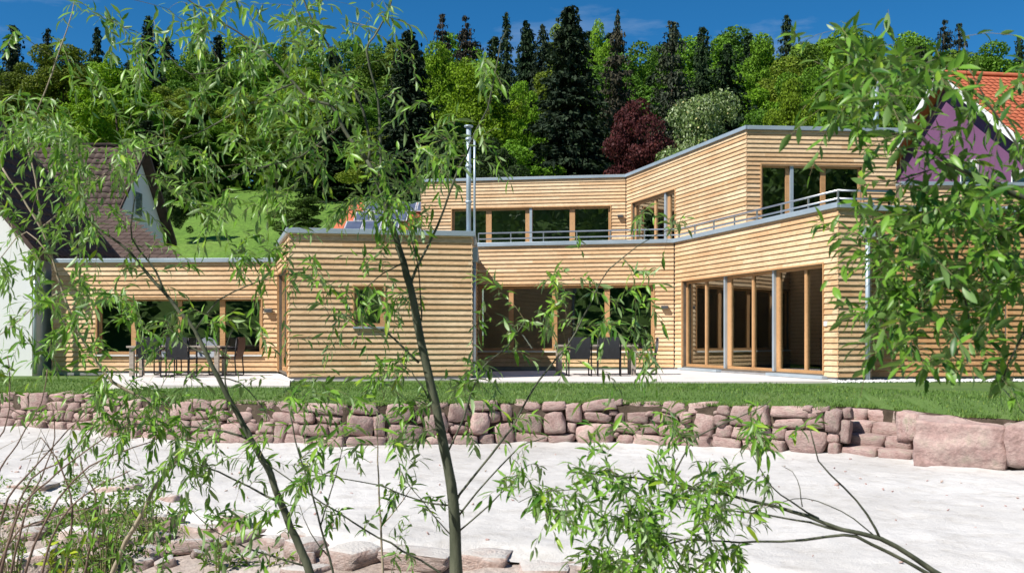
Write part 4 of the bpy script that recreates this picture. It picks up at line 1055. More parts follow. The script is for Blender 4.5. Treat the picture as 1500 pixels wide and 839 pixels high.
def plant(kind, px, ytop, Y, width=None, label=None, group=None, cat='tree', name=None, col=None, tone=1.0):
    cr, tr, H0, R0_ = ft.choice(PROTO[kind])
    x = (px - CX) / F * Y; zb = ground_z(x, Y) - 0.1
    H = max(5.0, EYE + (YH - ytop) / F * Y - zb)
    sz = H / H0
    sx = (width / 2 / F * Y) / R0_ if width else sz * ft.uniform(0.85, 1.15)
    if not width: sx = max(sx, 0.72)
    nm = name or dict(b='beech_tree', s='spruce_tree', p='pine_tree', S='spruce_tree', c='copper_beech', w='whitebeam_tree')[kind]
    t = empty(nm, (x, Y, zb), 0, label=label, cat=cat, group=group)
    a = ft.uniform(0, 6.28)
    c = link('crown', cr, t, (0, 0, 0), (0, 0, a), (sx, sx, sz)); k = col or ft.choice(COLS[kind]); v = tone * ft.uniform(0.85, 1.15)
    c.color = (k[0]*v, k[1]*v, k[2]*v, 1)
    link('trunk', tr, t, (0, 0, 0), (0, 0, a), (max(.7, sz), max(.7, sz), sz))
    TREES.append((px, Y)); return t
NAMED = [
 ('S', 835, 4, 64, 150, 'huge dark spruce rising behind the middle of the upper storey', None),
 ('S', 598, 42, 68, 125, 'broad dark spruce behind the willow, left of the zinc flue pipe', None),
 ('s', 1066, 62, 86, 84, 'dark narrow spruce rising just above the whitebeam crown', None),
 ('p', 985, 28, 78, 74, 'tall layered grey green conifer above the copper beech', (0.06, 0.072, 0.05)),
 ('p', 905, 38, 84, 66, 'brownish pine with a bare trunk right of the huge spruce', (0.062, 0.058, 0.042)),
 ('s', 1030, 36, 100, 62, 'dark spruce between the layered conifer and the narrow spruce', None),
 ('s', 742, 12, 128, 40, 'tallest thin spruce on the skyline right of the flue pipe', None),
 ('p', 648, 18, 124, 46, 'brownish conifer on the skyline left of a similar one', (0.05, 0.045, 0.035)),
 ('p', 682, 22, 122, 52, 'brownish conifer on the skyline above the flue pipe', (0.05, 0.045, 0.035)),
 ('s', 770, 26, 120, 60, 'dark spruce on the skyline left of the huge spruce', None),
 ('s', 795, 34, 118, 54, 'dark spruce touching the left side of the huge spruce', None),
 ('s', 20, 34, 118, 62, 'dark conifer at the left end of the skyline', None),
 ('s', 70, 40, 120, 50, 'dark conifer on the skyline, second from the left end', None),
 ('s', 142, 36, 122, 50, 'dark conifer on the skyline above the brown roof', None),
 ('s', 218, 18, 120, 58, 'tall dark conifer on the skyline behind the upper willow branch', None),
 ('p', 1383, 28, 140, 44, 'dark round topped pine on the skyline above the purple house', (0.03, 0.04, 0.028)),
 ('p', 1405, 32, 142, 40, 'dark pine on the skyline right of the round topped one', (0.03, 0.04, 0.028)),
 ('s', 1494, 48, 130, 40, 'dark spruce at the right end of the skyline', None),
 ('s', 1152, 16, 136, 50, 'dark spruce on the skyline above the right upper storey', None),
 ('s', 905, 12, 138, 30, 'thin dark spruce top on the skyline above the brownish pine', None),
 ('b', 700, 86, 76, 150, 'bright yellow green beech right of the broad dark spruce', (0.125, 0.19, 0.012)),
 ('b', 648, 74, 90, 110, 'bright beech behind the broad dark spruce', (0.12, 0.19, 0.015)),
 ('b', 765, 120, 80, 80, 'bright green beech between the flue pipe and the huge spruce', (0.10, 0.18, 0.015)),
 ('b', 92, 66, 88, 130, 'olive green beech above the brown roof at the left', (0.10, 0.12, 0.018)),
 ('b', 172, 76, 84, 130, 'bright green beech above the gable of the white house', (0.12, 0.19, 0.014)),
 ('b', 25, 95, 92, 90, 'dull green beech at the left edge of the wood', (0.085, 0.105, 0.02)),
 ('b', 1118, 66, 108, 110, 'bright green beech above the zinc edge of the upper storey', (0.095, 0.17, 0.018)),
 ('b', 1180, 78, 96, 120, 'fresh green beech above the right upper storey', (0.085, 0.16, 0.018)),
 ('b', 1215, 120, 74, 110, 'bright green beech close behind the right upper storey', (0.12, 0.19, 0.018)),
 ('b', 1160, 128, 70, 100, 'yellow green beech close behind the upper storey corner', (0.13, 0.185, 0.018)),
 ('b', 1290, 120, 78, 110, 'green beech between the upper storey and the purple house', (0.09, 0.16, 0.02)),
 ('b', 1440, 66, 112, 130, 'green beech rising over the red tiled roof', (0.075, 0.14, 0.02)),
 ('b', 1330, 52, 124, 120, 'green beech left of the round topped pine', (0.075, 0.14, 0.02)),
 ('b', 1250, 44, 128, 100, 'green beech on the skyline right of the dark spruce', (0.085, 0.15, 0.02)),
 ('b', 880, 45, 112, 60, 'bright beech wedged between the huge spruce and the brownish pine', (0.12, 0.20, 0.02)),
 ('c', 934, 148, 55, 128, 'dark red copper beech behind the house', None),
 ('w', 1034, 122, 50, 172, 'pale green blossoming whitebeam behind the upper storey', None),
]
for k, px, yt, Y, w, lb, col in NAMED: plant(k, px, yt, Y, w * (1.12 if k in 'spS' else 1), lb, 'trees on the wooded hillside', col=tuple(v * q for v, q in zip(col, (1.35, 1.5, 1.0))) if col and k == 'b' else col)
SKYL = [(-200, 90), (0, 72), (60, 66), (150, 72), (250, 55), (400, 52), (520, 46), (600, 44), (640, 52), (760, 38), (850, 34), (1000, 36), (1100, 38), (1200, 34), (1300, 46), (1370, 56), (1450, 70), (1500, 76), (1700, 80)]
ROWS = [(142, 0, 12, 40, 'on the ridge'), (120, 14, 34, 40, 'just under the ridge'), (100, 42, 80, 44, 'halfway up the slope'), (84, 85, 130, 60, 'low on the slope'), (69, 125, 165, 66, 'at the foot of the slope')]
ZONES = [(-400, 60, 'at the left edge'), (60, 240, 'above the brown roofed white house'), (240, 420, 'above the green meadow'), (420, 560, 'above the solar roof'), (560, 690, 'left of the flue pipe'), (690, 800, 'right of the flue pipe'), (800, 900, 'around the huge dark spruce'), (900, 1000, 'around the copper beech'), (1000, 1110, 'around the whitebeam'), (1110, 1300, 'above the right upper storey'), (1300, 1420, 'above the purple gable'), (1420, 1900, 'above the red tiled roof')]
fill = []
for (Y, a, b, step, where) in ROWS:
    px = -70
    while px < 1575:
        x = px + ft.uniform(-.35, .35) * step; px += step * ft.uniform(.85, 1.2)
        if Y < 72 and (x < 470 or 900 < x < 1110): continue
        if Y < 90 and 240 < x < 400 and ft.random() < .25: pass
        yy = Y + ft.uniform(-7, 7)
        if any(abs(x - q) < 17 and abs(yy - r_) < 7 for q, r_ in TREES): continue
        pc = 0.46 if Y > 130 else 0.28 if Y > 95 else 0.14
        if 560 < x < 1080: pc += 0.14
        if x > 1100: pc -= 0.2
        kind = 's' if ft.random() < pc else 'b'
        if kind == 's' and ft.random() < .25: kind = 'p'
        yt = interp(x, SKYL) + ft.uniform(a, b) - (ft.uniform(-10, 8) if kind != 'b' else -4)
        fill.append((kind, x, yt, yy, where))
cnt = {}
ORD = ['first', 'second', 'third', 'fourth', 'fifth', 'sixth', 'seventh', 'eighth', 'ninth', 'tenth', 'eleventh', 'twelfth']
for kind, x, yt, Y, where in sorted(fill, key=lambda f: f[1]):
    zone = next(z[2] for z in ZONES if z[0] <= x < z[1])
    what = dict(b='green beech', s='dark spruce', p='grey green pine')[kind]
    n = cnt[(what, zone, where)] = cnt.get((what, zone, where), 0) + 1
    zone = zone.replace('brown roofed white house', 'brown roof'); lb = f'{what} {where} {zone}' if n == 1 else f'{what} {where} {zone}, {ORD[n-1]} from left'
    plant(kind, x, yt, Y, None, lb, 'trees on the wooded hillside')
# shrubs at the foot of the wood, over the meadow
for px, yt, Y, w, c_, lb in ((300, 268, 78, 60, (0.06, 0.12, 0.015), 'dark green bush at the top edge of the meadow'), (440, 285, 60, 90, (0.06, 0.11, 0.02), 'green bush left of the solar roof'), (262, 250, 62, 60, (0.03, 0.06, 0.014), 'dark bush just right of the white gable'), (640, 205, 58, 120, (0.025, 0.05, 0.018), 'dark bushy tree left of the flue pipe'), (730, 205, 56, 110, (0.03, 0.055, 0.018), 'dark bushy tree right of the flue pipe'), (1110, 190, 50, 60, (0.05, 0.10, 0.015), 'green bush between whitebeam and upper storey')):
    x = (px - CX) / F * Y; zb = ground_z(x, Y) - .1; cr = ft.choice(BROAD)
    t = empty('bush', (x, Y, zb), 0, label=lb, cat='bush'); H = max(2.2, EYE + (YH - yt) / F * Y - zb)
    c = link('foliage', cr[0], t, (0, 0, -0.12 * H), (0, 0, ft.uniform(0, 6)), (w/2/F*Y/cr[3], w/2/F*Y/cr[3], H / cr[2] * 1.12)); c.color = (*c_, 1)
# undergrowth on the forest floor
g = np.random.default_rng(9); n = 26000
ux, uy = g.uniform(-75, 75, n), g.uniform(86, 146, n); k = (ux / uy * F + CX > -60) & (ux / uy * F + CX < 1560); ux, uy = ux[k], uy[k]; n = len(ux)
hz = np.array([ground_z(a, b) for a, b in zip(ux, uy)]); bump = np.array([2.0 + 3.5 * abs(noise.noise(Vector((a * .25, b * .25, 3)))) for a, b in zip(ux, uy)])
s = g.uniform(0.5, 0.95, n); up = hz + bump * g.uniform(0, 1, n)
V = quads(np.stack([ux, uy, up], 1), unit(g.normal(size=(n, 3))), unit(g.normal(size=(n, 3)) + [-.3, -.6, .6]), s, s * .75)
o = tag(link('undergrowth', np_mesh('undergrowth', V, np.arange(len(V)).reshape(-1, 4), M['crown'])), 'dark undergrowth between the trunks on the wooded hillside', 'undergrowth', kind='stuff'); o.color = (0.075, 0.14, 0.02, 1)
# the wooded slope across the valley, behind the camera (mirrored in the window panes)
bw = []
g = np.random.default_rng(8)
for i in range(170):
    y = -g.uniform(36, 100); x = g.uniform(-120, 120); z = ground_z(0, y); h = g.uniform(13, 22); n = 300
    u = unit(g.normal(size=(n, 3))); p = u * [4.5, 4.5, h / 2] * g.uniform(.75, 1.03, (n, 1)) + [x, y, z + h / 2]
    s = g.uniform(0.8, 1.6, n); bw.append(quads(p, unit(g.normal(size=(n, 3))), unit(u + .6 * g.normal(size=(n, 3))), s, s * .8))
bw = np.concatenate(bw); o = tag(link('far_wood', np_mesh('far_wood', bw, np.arange(len(bw)).reshape(-1, 4), M['crown'])), 'wood on the opposite slope mirrored in the windows', 'wood', kind='stuff'); o.color = (0.11, 0.18, 0.05, 1)

# ------------------------------------------------------------------ foreground willows
wr = np.random.default_rng(21)
def leaf_shape(wide=0.5, seg=3):
    """Unit leaf along +x (0..1), folded along the midrib and curving down; width is scaled by y."""
    tt = [0.0, 0.18, 0.5, 0.8, 1.0]; ww = [0.0, 0.36, 0.5, 0.28, 0.0]
    V, Fc = [], []
    for t, w in zip(tt, ww):
        z = -0.22 * t * t
        V += [(t, -w, z + 0.10 * w), (t, 0, z), (t, w, z + 0.10 * w)]
    for i in range(len(tt) - 1):
        for j in range(2): Fc.append((3*i+j, 3*i+3+j, 3*i+4+j, 3*i+1+j))
    return np.array(V), np.array(Fc)
LV, LF = leaf_shape()
LEAFME = {k: np_mesh('leaf', LV * [1, w, 1], LF, M[k], True) for k, w in (('willow', 0.235), ('broad', 0.31), ('weed', 0.4), ('lime', 0.45))}
LEAFW = {'willow': 0.235, 'broad': 0.31, 'weed': 0.4, 'lime': 0.45}

class Skel:
    """Branch skeleton of one plant: traced branches first, then twigs grown towards spray targets."""
    def __init__(s, name, label, Y, bark, leaf, lsize, ratio, cat='tree', base=None, group=None):
        s.Y, s.bark, s.leaf, s.lsize, s.ratio = Y, bark, leaf, lsize, ratio
        s.nodes, s.rad, s.leaves, s.trunks, s.branches, s.twigs = [], [], [], [], [], MB()
        s.name, s.label, s.cat, s.group = name, label, cat, group
    def path(s, pts, r0, r1, trunk=False, Y=None, k=7, wob=0.0):
        """pts: (px, py[, Y]); radii in photo pixels at the plant's distance."""
        q = []
        for i, p in enumerate(pts):
            y = p[2] if len(p) > 2 else (Y or s.Y)
            q.append(P(p[0], p[1], y))
        fine = []                                            # Catmull-Rom through the traced points
        for i in range(len(q) - 1):
            a, b, c, d = q[max(i-1, 0)], q[i], q[i+1], q[min(i+2, len(q)-1)]
            n = max(2, int((c - b).length / 0.07))
            for j in range(n):
                t = j / n
                fine.append(0.5 * ((2*b) + (c - a)*t + (2*a - 5*b + 4*c - d)*t*t + (3*b - a - 3*c + d)*t*t*t))
        fine.append(q[-1]); n = len(fine)
        for i in range(n): fine[i] = fine[i] + Vector(wr.normal(0, 0.0022, 3))
        rr = [lerp(r0, r1, (i / (n-1)) ** 0.85) * s.Y / F * (1 + 0.10 * math.sin(i * 1.7) * (i % 3 == 0)) for i in range(n)]
        (s.trunks if trunk else s.branches).append((fine, rr, k))
        s.nodes += [tuple(p) for p in fine]; s.rad += rr
    def twig(s, T, d, nl, L=0.30, near=None):
        """A twig from the nearest node to the spray centred on T, with nl leaves along its last stretch."""
        A = np.array(s.nodes); dd = np.linalg.norm(A - np.array(T), axis=1); i = int(dd.argmin())
        b = Vector(A[i]); d = Vector(d).normalized(); e = Vector(T) + d * L * 0.5; a = Vector(T) - d * L * 0.5
        D = (a - b).length; n = max(4, int((D + L) / 0.06)); pts = []
        c1 = b.lerp(a, 0.5) + Vector((0, 0, 0.12 * D)) + Vector(wr.normal(0, 0.06 * D, 3)); 
        m = max(2, int(n * D / (D + L)))
        for k in range(m):
            t = k / m; pts.append(b*(1-t)**2 + c1*2*t*(1-t) + a*t*t)
        k2 = max(3, n - m); drp = wr.uniform(0.02, 0.09)
        for k in range(k2 + 1):
            t = k / k2; pts.append(a.lerp(e, t) - Vector((0, 0, drp * t * t)))
        r0 = min(0.75 * s.rad[i], 0.0016 + 0.0032 * (D + 0.1)); r1 = 0.0008
        rr = [lerp(r0, r1, k / (len(pts)-1)) for k in range(len(pts))]
        s.twigs.tube(pts, rr, 4, cap=False)
        keep = int(len(pts) * 0.75); s.nodes += [tuple(p) for p in pts[1:keep]]; s.rad += rr[1:keep]
        s.leafy(pts, min(len(pts) - 1, max(1, m - 1 if D > 0.12 else 1)), nl)
    def leafy(s, pts, i0, nl):
        seg = pts[i0 - 1:] if len(pts) - i0 >= 2 else pts[-3:]
        an = wr.uniform(0, 6.28)
        for k in range(nl):
            f = (k + wr.uniform(0.1, 0.9)) / nl * (len(seg) - 1); j = min(int(f), len(seg) - 2)
            p = seg[j].lerp(seg[j+1], f - j); t = (seg[j+1] - seg[j]).normalized()
            an += 2.4 + wr.normal(0, 0.35); o1 = t.orthogonal().normalized(); o2 = t.cross(o1)
            rad = o1 * math.cos(an) + o2 * math.sin(an)
            d = (t * wr.uniform(0.45, 1.0) + rad * wr.uniform(0.5, 0.95) + Vector((0, 0, -wr.uniform(0.05, 0.5) * (0.3 if s.leaf == 'broad' else 1)))).normalized()
            if k == nl - 1: d = (t + Vector((0, 0, -0.2))).normalized()
            up = Vector((0, 0, 1)) + Vector(wr.normal(0, 0.55, 3)); y = up.cross(d).normalized(); z = d.cross(y)
            L = s.lsize * wr.uniform(0.62, 1.15) * (0.75 if k < 2 else 1)
            s.leaves.append((p, d, y, z, L))
    def build(s, limit=300):
        base = s.trunks[0][0][0] if s.trunks else s.branches[0][0][0]
        zb = -1.35
        t = empty(s.name, (base.x, base.y, zb), label=s.label, cat=s.cat, group=s.group); off = Vector((base.x, base.y, zb))
        for lst, nm in ((s.trunks, 'trunk'), (s.branches, 'branch')):
            for pts, rr, k in lst:
                mb = MB().tube(pts, rr, k)
                mb.build(nm, M[s.bark], t, off)
        if s.twigs.V: tag(s.twigs.build('twigs', M['twig'], t, off), kind='stuff')
        if not s.leaves: return t
        LVs = sorted(s.leaves, key=lambda q: -(q[4] / max(0.5, q[0].y)))
        def seen(q): c = q[0]; px = CX + c.x / c.y * F; py = YH - (c.z - EYE) / c.y * F; return -20 < px < 1520 and -20 < py < 859
        big = [q for q in LVs if seen(q)][:limit]; ids = {id(q) for q in big}
        for (p, d, y, z, L) in big:
            o = link('leaf', LEAFME[s.leaf], t)
            o.matrix_local = Matrix.Translation(p - off) @ Matrix(((d.x, y.x, z.x), (d.y, y.y, z.y), (d.z, y.z, z.z))).to_4x4() @ Matrix.Scale(L, 4)
        rest = [q for q in LVs if id(q) not in ids]
        if rest:
            p = np.array([q[0] - off for q in rest]); L = np.array([q[4] for q in rest])[:, None, None]
            Rm = np.array([[q[1], q[2], q[3]] for q in rest])                       # rows: x, y, z axes
            w = LEAFW[s.leaf]
            sh = (LV * [1, w, 1])[None] * L * np.stack([np.ones(len(rest)), wr.uniform(.8, 1.25, len(rest)), wr.uniform(0.2, 2.0, len(rest))], 1)[:, None, :]
            V = np.einsum('nki,nij->nkj', sh, Rm) + p[:, None, :]
            Fc = LF[None] + (np.arange(len(rest)) * len(LV))[:, None, None]
            tag(link('foliage', np_mesh('foliage', V.reshape(-1, 3), Fc.reshape(-1, 4), M[s.leaf], True), t), kind='stuff')
        return t

def spread(skels, rows, x0, y0, cell=50, dens=1.0, sig=0.45, down=0.75, nl=(10, 18)):
    """rows: coverage digits (tenths) per cell of the photo; each cell gets leafy sprays that hang on the nearest plant."""
    tg = []
    for r, row in enumerate(rows):
        for c, ch in enumerate(row.replace(' ', '')):
            v = int(ch)
            if v == 0: continue
            s0 = skels[0]
            lp = s0.lsize * F / s0.Y; area = lp * lp * s0.ratio * 0.62 * 0.62
            need = -math.log(1 - min(0.93, v / 10)) * cell * cell / area * dens
            k = need / 14
            k = int(k) + (wr.uniform() < k - int(k)); ctr = []
            for i in range(k):                              # sprays come in tufts of about three
                if i % 4 == 0: ctr = (x0 + (c + wr.uniform()) * cell, y0 + (r + wr.uniform()) * cell)
                tg.append((ctr[0] + wr.normal(0, 0.13) * cell, ctr[1] + wr.normal(0, 0.13) * cell))
    S = [np.array(s.nodes) for s in skels]
    todo = []
    for px, py in tg:
        best = None
        for k, s in enumerate(skels):
            T = P(px, py, s.Y + wr.normal(0, sig)); d2 = np.linalg.norm(S[k] - np.array(T), axis=1).min()
            if best is None or d2 < best[0]: best = (d2, k, T)
        todo.append(best)
    for d2, k, T in sorted(todo, key=lambda q: q[0]):
        s = skels[k]; A = np.array(s.nodes); b = Vector(A[np.linalg.norm(A - np.array(T), axis=1).argmin()])
        o_ = (T - b).normalized() if (T - b).length > 1e-3 else Vector((0, 0, 1))
        d = o_ * 0.8 + Vector(wr.normal(0, 0.45, 3)) + Vector((0, 0, -down * wr.uniform(0.2, 1.2)))
        s.twig(T, d, int(wr.integers(nl[0], nl[1])), wr.uniform(0.16, 0.30) * s.lsize / 0.09)

W1 = Skel('willow_tree', 'slender willow with the thickest green trunk, in front of the timber block', 5.0, 'bark', 'willow', 0.072, 0.2)
W1.path([(670, 1110), (669, 920), (668, 840), (667, 780), (664, 735), (655, 680), (641, 605), (622, 525), (606, 445), (592, 385), (579, 345), (568, 310), (556, 272), (538, 235)], 12.5, 3.2, True, k=12)
for pts, a, b in [
 ([(538, 235), (520, 212), (505, 190), (492, 166), (480, 152), (455, 147), (430, 122), (408, 98), (381, 71), (345, 45), (300, 18), (262, -12)], 3.3, 1.1),
 ([(492, 166), (478, 140), (472, 115), (468, 92)], 2.0, 0.8),
 ([(541, 240), (542, 205), (532, 162), (517, 128), (495, 95), (478, 60), (458, 30), (445, 0), (438, -25)], 2.4, 1.0),
 ([(562, 290), (557, 222), (556, 170), (550, 125), (537, 75), (548, 55), (560, 32), (572, 5), (576, -15)], 2.4, 0.8),
 ([(601, 420), (611, 391), (641, 331), (664, 266), (682, 227), (697, 192), (714, 158), (724, 110), (734, 62), (742, 45)], 2.3, 0.7),
 ([(617, 470), (616, 440), (612, 391), (603, 349), (596, 330)], 1.3, 0.7),
 ([(668, 735), (690, 702), (749, 628), (772, 585), (790, 556), (829, 508), (855, 465), (872, 428), (892, 395), (935, 360), (985, 335)], 2.0, 0.7),
 ([(669, 758), (700, 720), (735, 680), (760, 655), (785, 645), (800, 640)], 1.6, 0.7),
 ([(671, 778), (715, 740), (745, 712), (762, 690), (775, 680)], 1.4, 0.6),
 ([(613, 531), (590, 508), (564, 486), (529, 474), (500, 458)], 2.1, 0.8),
 ([(655, 665), (680, 610), (697, 556), (716, 530), (745, 505), (770, 470)], 1.5, 0.7),
 ([(640, 600), (618, 566), (602, 545), (585, 530)], 1.4, 0.6),
 ([(664, 740), (640, 738), (610, 731), (560, 712), (500, 700), (455, 690)], 1.6, 0.6),
 ([(668, 870), (642, 836), (590, 806), (536, 776), (473, 736), (420, 700), (380, 672)], 2.0, 0.8),
 ([(666, 790), (640, 760), (620, 735), (590, 700)], 1.1, 0.5),
 ([(430, 122), (370, 150), (300, 190), (240, 212), (190, 225)], 1.4, 0.6),
 ([(500, 185), (440, 228), (370, 250), (300, 268)], 1.6, 0.6),
 ([(381, 71), (330, 95), (280, 110), (225, 60), (180, 40)], 1.2, 0.5),
 ([(592, 385), (560, 400), (540, 420), (530, 440)], 1.3, 0.6)]: W1.path(pts, a, b)
W2 = Skel('willow_tree', 'leaning dark willow stem left of the thick trunk, reaching over the left wing window', 5.3, 'bark', 'willow', 0.075, 0.2)
W2.path([(505, 1110), (475, 900), (456, 845), (440, 805), (425, 770), (411, 737), (397, 694), (384, 672), (368, 645), (356, 620), (338, 590), (320, 553), (304, 522), (286, 484), (262, 455), (240, 428), (215, 400), (190, 370), (160, 345), (130, 320)], 9.0, 1.3, True, k=10)
for pts, a, b in [
 ([(411, 737), (388, 725), (340, 700), (300, 683), (262, 665)], 2.2, 0.8), ([(445, 828), (400, 814), (360, 802), (330, 785), (312, 775), (285, 752)], 1.7, 0.6),
 ([(338, 590), (330, 560), (330, 520), (338, 490), (352, 465)], 1.5, 0.6), ([(368, 645), (330, 632), (290, 625), (240, 622), (200, 620)], 2.0, 0.7),
 ([(240, 428), (229, 397), (193, 349), (197, 290), (190, 250)], 1.8, 0.8), ([(304, 522), (275, 505), (255, 490), (245, 470)], 1.3, 0.6),
 ([(320, 553), (352, 560), (380, 590), (395, 615)], 1.2, 0.5), ([(286, 484), (320, 440), (360, 420), (400, 405), (440, 400)], 1.5, 0.6)]: W2.path(pts, a, b)
W3a = Skel('willow_tree', 'thin pale willow stem nearest the left edge, leaning over the white gable wall', 5.6, 'palebark', 'willow', 0.082, 0.2)
W3a.path([(120, 1060), (150, 880), (165, 839), (185, 792), (207, 755), (222, 722), (240, 697), (255, 678), (262, 655), (245, 615), (205, 580), (165, 560), (130, 512), (108, 470), (92, 430), (80, 385), (60, 335), (30, 285), (0, 240)], 4.6, 1.2, True, k=8)
for pts, a, b in [([(60, 335), (52, 262), (42, 200), (68, 130), (90, 70), (105, 20), (112, -15)], 1.5, 0.7), ([(92, 430), (68, 436), (18, 477), (-20, 505)], 1.3, 0.6), ([(80, 385), (39, 340), (0, 379)], 1.2, 0.6),
 ([(60, 335), (110, 290), (160, 250), (205, 235)], 1.3, 0.6), ([(165, 560), (140, 585), (110, 600)], 1.1, 0.5)]: W3a.path(pts, a, b)
S6 = Skel('willow_sapling', 'thin greenish willow shoot between the two trunks', 4.8, 'bark', 'willow', 0.088, 0.2)
S6.path([(505, 1080), (493, 860), (478, 800), (465, 750), (450, 700), (432, 645), (425, 605)], 3.0, 0.9, True)
S6.path([(470, 770), (485, 720), (495, 680), (505, 640)], 1.2, 0.5); S6.path([(480, 815), (455, 780), (440, 740)], 1.1, 0.5)
S7 = Skel('willow_sapling', 'thin straight pale shoot just left of the thick trunk', 5.5, 'palebark', 'willow', 0.088, 0.2)
S7.path([(565, 1040), (561, 860), (559, 790), (555, 720), (553, 655), (551, 610)], 2.9, 0.8, True)
S7.path([(558, 770), (590, 735), (610, 700)], 1.0, 0.5)
#     x: 0    250   500   750
GRID = ['00233 66474 24001 00000',
        '13145 66666 22004 10000',
        '36414 55556 42003 10000',
        '88634 55666 44313 00000',
        '77766 67765 57732 00000',
        '66764 56643 58711 00000',
        '35631 44233 47600 00033',
        '37741 34445 43100 00220',
        '47752 11443 46012 04430',
        '46654 54313 55014 45442',
        '46532 11113 66115 11152',
        '33565 32234 45453 11010',
        '01488 86423 25521 10000',
        '00367 64335 41010 10000',
        '00122 33253 04300 00000',
        '01123 44311 13200 00000',
        '01233 34200 02000 00000']
spread([W1, W2, W3a, S6, S7], GRID, 0, 0, dens=1.06, down=0.45)
for s_ in (W1, W2, W3a, S6, S7): s_.build(300 if s_ in (W1, W2, W3a) else 120)

W4 = Skel('leaning_willow', 'low willow branches leaning in from the bottom right over the white sand', 4.2, 'bark', 'willow', 0.070, 0.22)
W4.path([(1640, 1010), (1470, 895), (1369, 836), (1289, 789), (1233, 775), (1183, 755), (1136, 742), (1093, 731), (1040, 720), (980, 708), (900, 695), (830, 690)], 6.5, 0.9, True, k=9)
for pts, a, b in [([(1470, 900), (1362, 840), (1276, 796), (1238, 783), (1180, 789), (1110, 793), (1060, 792), (1000, 790), (940, 775)], 4.0, 0.8), ([(1289, 789), (1270, 752), (1235, 713), (1200, 675), (1186, 622)], 2.2, 0.8),
 ([(1236, 778), (1160, 760), (1100, 750), (1050, 748), (990, 742)], 2.0, 0.7), ([(1285, 787), (1250, 760), (1215, 740), (1180, 730), (1150, 733), (1120, 745)], 1.1, 0.5), ([(1200, 760), (1160, 735), (1130, 712), (1110, 680), (1095, 650)], 1.6, 0.6),
 ([(1175, 742), (1172, 715), (1160, 690), (1145, 682)], 0.9, 0.4), ([(980, 708), (1000, 670), (1020, 640), (1060, 620), (1110, 600), (1130, 585)], 1.5, 0.6), ([(900, 695), (850, 715), (800, 720), (760, 735)], 1.1, 0.5), ([(1000, 790), (930, 810), (870, 835), (830, 860)], 1.5, 0.6)]: W4.path(pts, a, b)
spread([W4], ['00010 00100', '01123 45561', '02334 56530', '35678 86520', '01479 97420', '00289 86200'], 700, 550, dens=1.6, sig=0.25, down=0.15)
W4.build()
W6 = Skel('willow_tree', 'close broad leaved willow boughs hanging in from the right edge', 3.1, 'bark', 'broad', 0.063, 0.27)
W6.path([(1900, 1700), (1840, 1100), (1760, 700), (1660, 470), (1580, 360), (1520, 300)], 22, 8, True, k=12)
for pts, a, b in [([(1520, 300), (1450, 270), (1390, 240), (1340, 190), (1300, 130), (1270, 85), (1238, 45)], 5, 1.0), ([(1520, 300), (1460, 350), (1400, 400), (1350, 450), (1310, 505)], 4, 0.9), ([(1600, 385), (1530, 450), (1490, 505), (1470, 560)], 3.5, 0.9),
 ([(1450, 270), (1380, 320), (1320, 340), (1270, 350)], 2.4, 0.8), ([(1520, 300), (1490, 210), (1452, 160), (1420, 100)], 2.6, 0.8), ([(1340, 190), (1290, 200), (1250, 190)], 1.6, 0.6), ([(1400, 400), (1420, 470), (1400, 520)], 2.0, 0.7), ([(1300, 130), (1350, 95), (1390, 80)], 1.5, 0.6), ([(1390, 240), (1330, 260), (1280, 270)], 1.6, 0.6)]: W6.path(pts, a, b)
spread([W6], ['0111001', '2687401', '2488735', '0355345', '0013567', '0124788', '0268999', '0389999', '0279998', '0157873', '0014313', '0000004'], 1150, 0, dens=2.1, sig=0.28, down=-0.05)
W6.build()
# bare shrub at the left edge
W5 = Skel('bare_shrub', 'leafless brown shrub of thin twigs at the bottom left edge', 5.4, 'barebark', 'willow', 0.05, 0.2, cat='shrub')
for i, pts in enumerate([[(-60, 1000), (0, 760), (45, 690), (100, 630), (150, 585)], [(-40, 1000), (20, 770), (70, 705), (140, 650), (205, 610)], [(-80, 1000), (-10, 720), (25, 650), (60, 590), (70, 540)], [(-20, 1000), (35, 760), (60, 700), (80, 640), (75, 590)],
  [(-90, 1000), (-20, 690), (10, 620), (15, 560), (12, 520)], [(0, 1000), (50, 800), (110, 700), (170, 665), (235, 640)], [(60, 1000), (105, 780), (92, 690), (75, 660), (60, 640)], [(80, 1000), (140, 760), (122, 690), (115, 660)], [(-50, 1000), (10, 800), (70, 760), (150, 740)], [(-30, 1000), (30, 730), (95, 672), (135, 625), (160, 600)], [(30, 1000), (75, 790), (130, 720), (190, 690)]]):
    W5.path(pts, 3.2, 0.7, False, Y=5.2 + 0.12 * (i % 5), k=6)
for _ in range(60):
    T = P(wr.uniform(-10, 230), wr.uniform(570, 790), wr.uniform(5.0, 6.0)); W5.twig(T, Vector((wr.normal(0.3, .5), wr.normal(0, .4), wr.uniform(0.1, 1))), 0, wr.uniform(.15, .35))
W5.build()

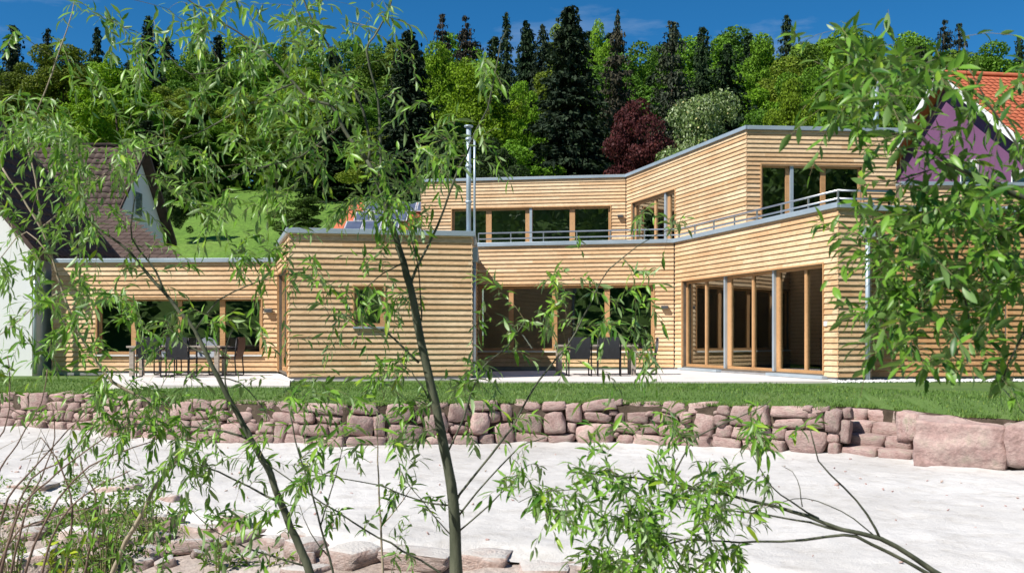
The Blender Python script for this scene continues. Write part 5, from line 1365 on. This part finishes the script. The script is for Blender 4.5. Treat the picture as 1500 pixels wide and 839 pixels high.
# weeds on the near bank
def weed(px, py, h, n, leaf, label, lsize, nm='weed', spreadx=30, bark='twig', lim=60):
    Y = 2.1 * F / (py - YH); sk = Skel(nm, label, Y, bark, leaf, lsize, 0.4, cat='plant'); b = P(px, py, Y)
    for i in range(n):
        dx = wr.normal(0, spreadx); hh = h * wr.uniform(.55, 1.1)
        pts = [(px + dx * .3, py + 6), (px + dx * .6, py - hh * .5), (px + dx, py - hh)]
        yy = Y + wr.normal(0, .12); sk.path(pts, 1.1, 0.5, False, Y=yy, k=4)
        p3 = sk.branches[-1][0]; sk.leafy(p3, 1, int(wr.integers(8, 16)))
    t = sk.build(lim); return t
weed(150, 838, 110, 30, 'weed', 'brownish green weeds among the boulders at the bottom left', 0.06)
weed(225, 815, 90, 20, 'weed', 'green weeds left of the smooth pink boulder', 0.06)
weed(85, 845, 48, 5, 'lime', 'small bright yellow green plant at the bottom left', 0.10, spreadx=16)
weed(320, 850, 60, 14, 'weed', 'low leafy green weeds at the bottom edge right of the pink boulder', 0.07)
weed(395, 850, 50, 10, 'weed', 'low leafy weeds beside the foot of the dark willow stem', 0.07)
weed(20, 850, 90, 12, 'weed', 'green weeds in the bottom left corner', 0.06)
weed(105, 735, 60, 8, 'weed', 'thin weeds on the flat slabs by the bare shrub', 0.05)

gw = np.random.default_rng(31); n = 9000
px = np.concatenate([gw.uniform(-20, 215, n // 2), gw.normal(150, 45, n // 2)]); py = gw.uniform(752, 850, n)
px = px + (py - 800) * 0.3
cl = np.array([noise.noise(Vector((a * .03, b * .05, 8))) for a, b in zip(px, py)]); k = cl > -0.02; px, py = px[k], py[k]; n = len(px)
Yw = 2.15 * F / (py - YH); xw = (px - CX) / F * Yw; zw = np.array([bank_z(a, b) for a, b in zip(xw, Yw)]) + gw.uniform(0, 0.16, n) * (1 + np.maximum(0, cl[k]) * 2)
s_ = gw.uniform(0.02, 0.055, n)
Vw = quads(np.stack([xw, Yw, zw], 1), unit(gw.normal(size=(n, 3)) + [0, 0, .5]), unit(gw.normal(size=(n, 3)) + [0, -.4, .8]), s_ * 1.3, s_ * .55)
tag(link('ground_cover', np_mesh('ground_cover', Vw, np.arange(len(Vw)).reshape(-1, 4), M['weed'])), 'low green weeds creeping over the stones at the bottom left', 'weeds', kind='stuff')
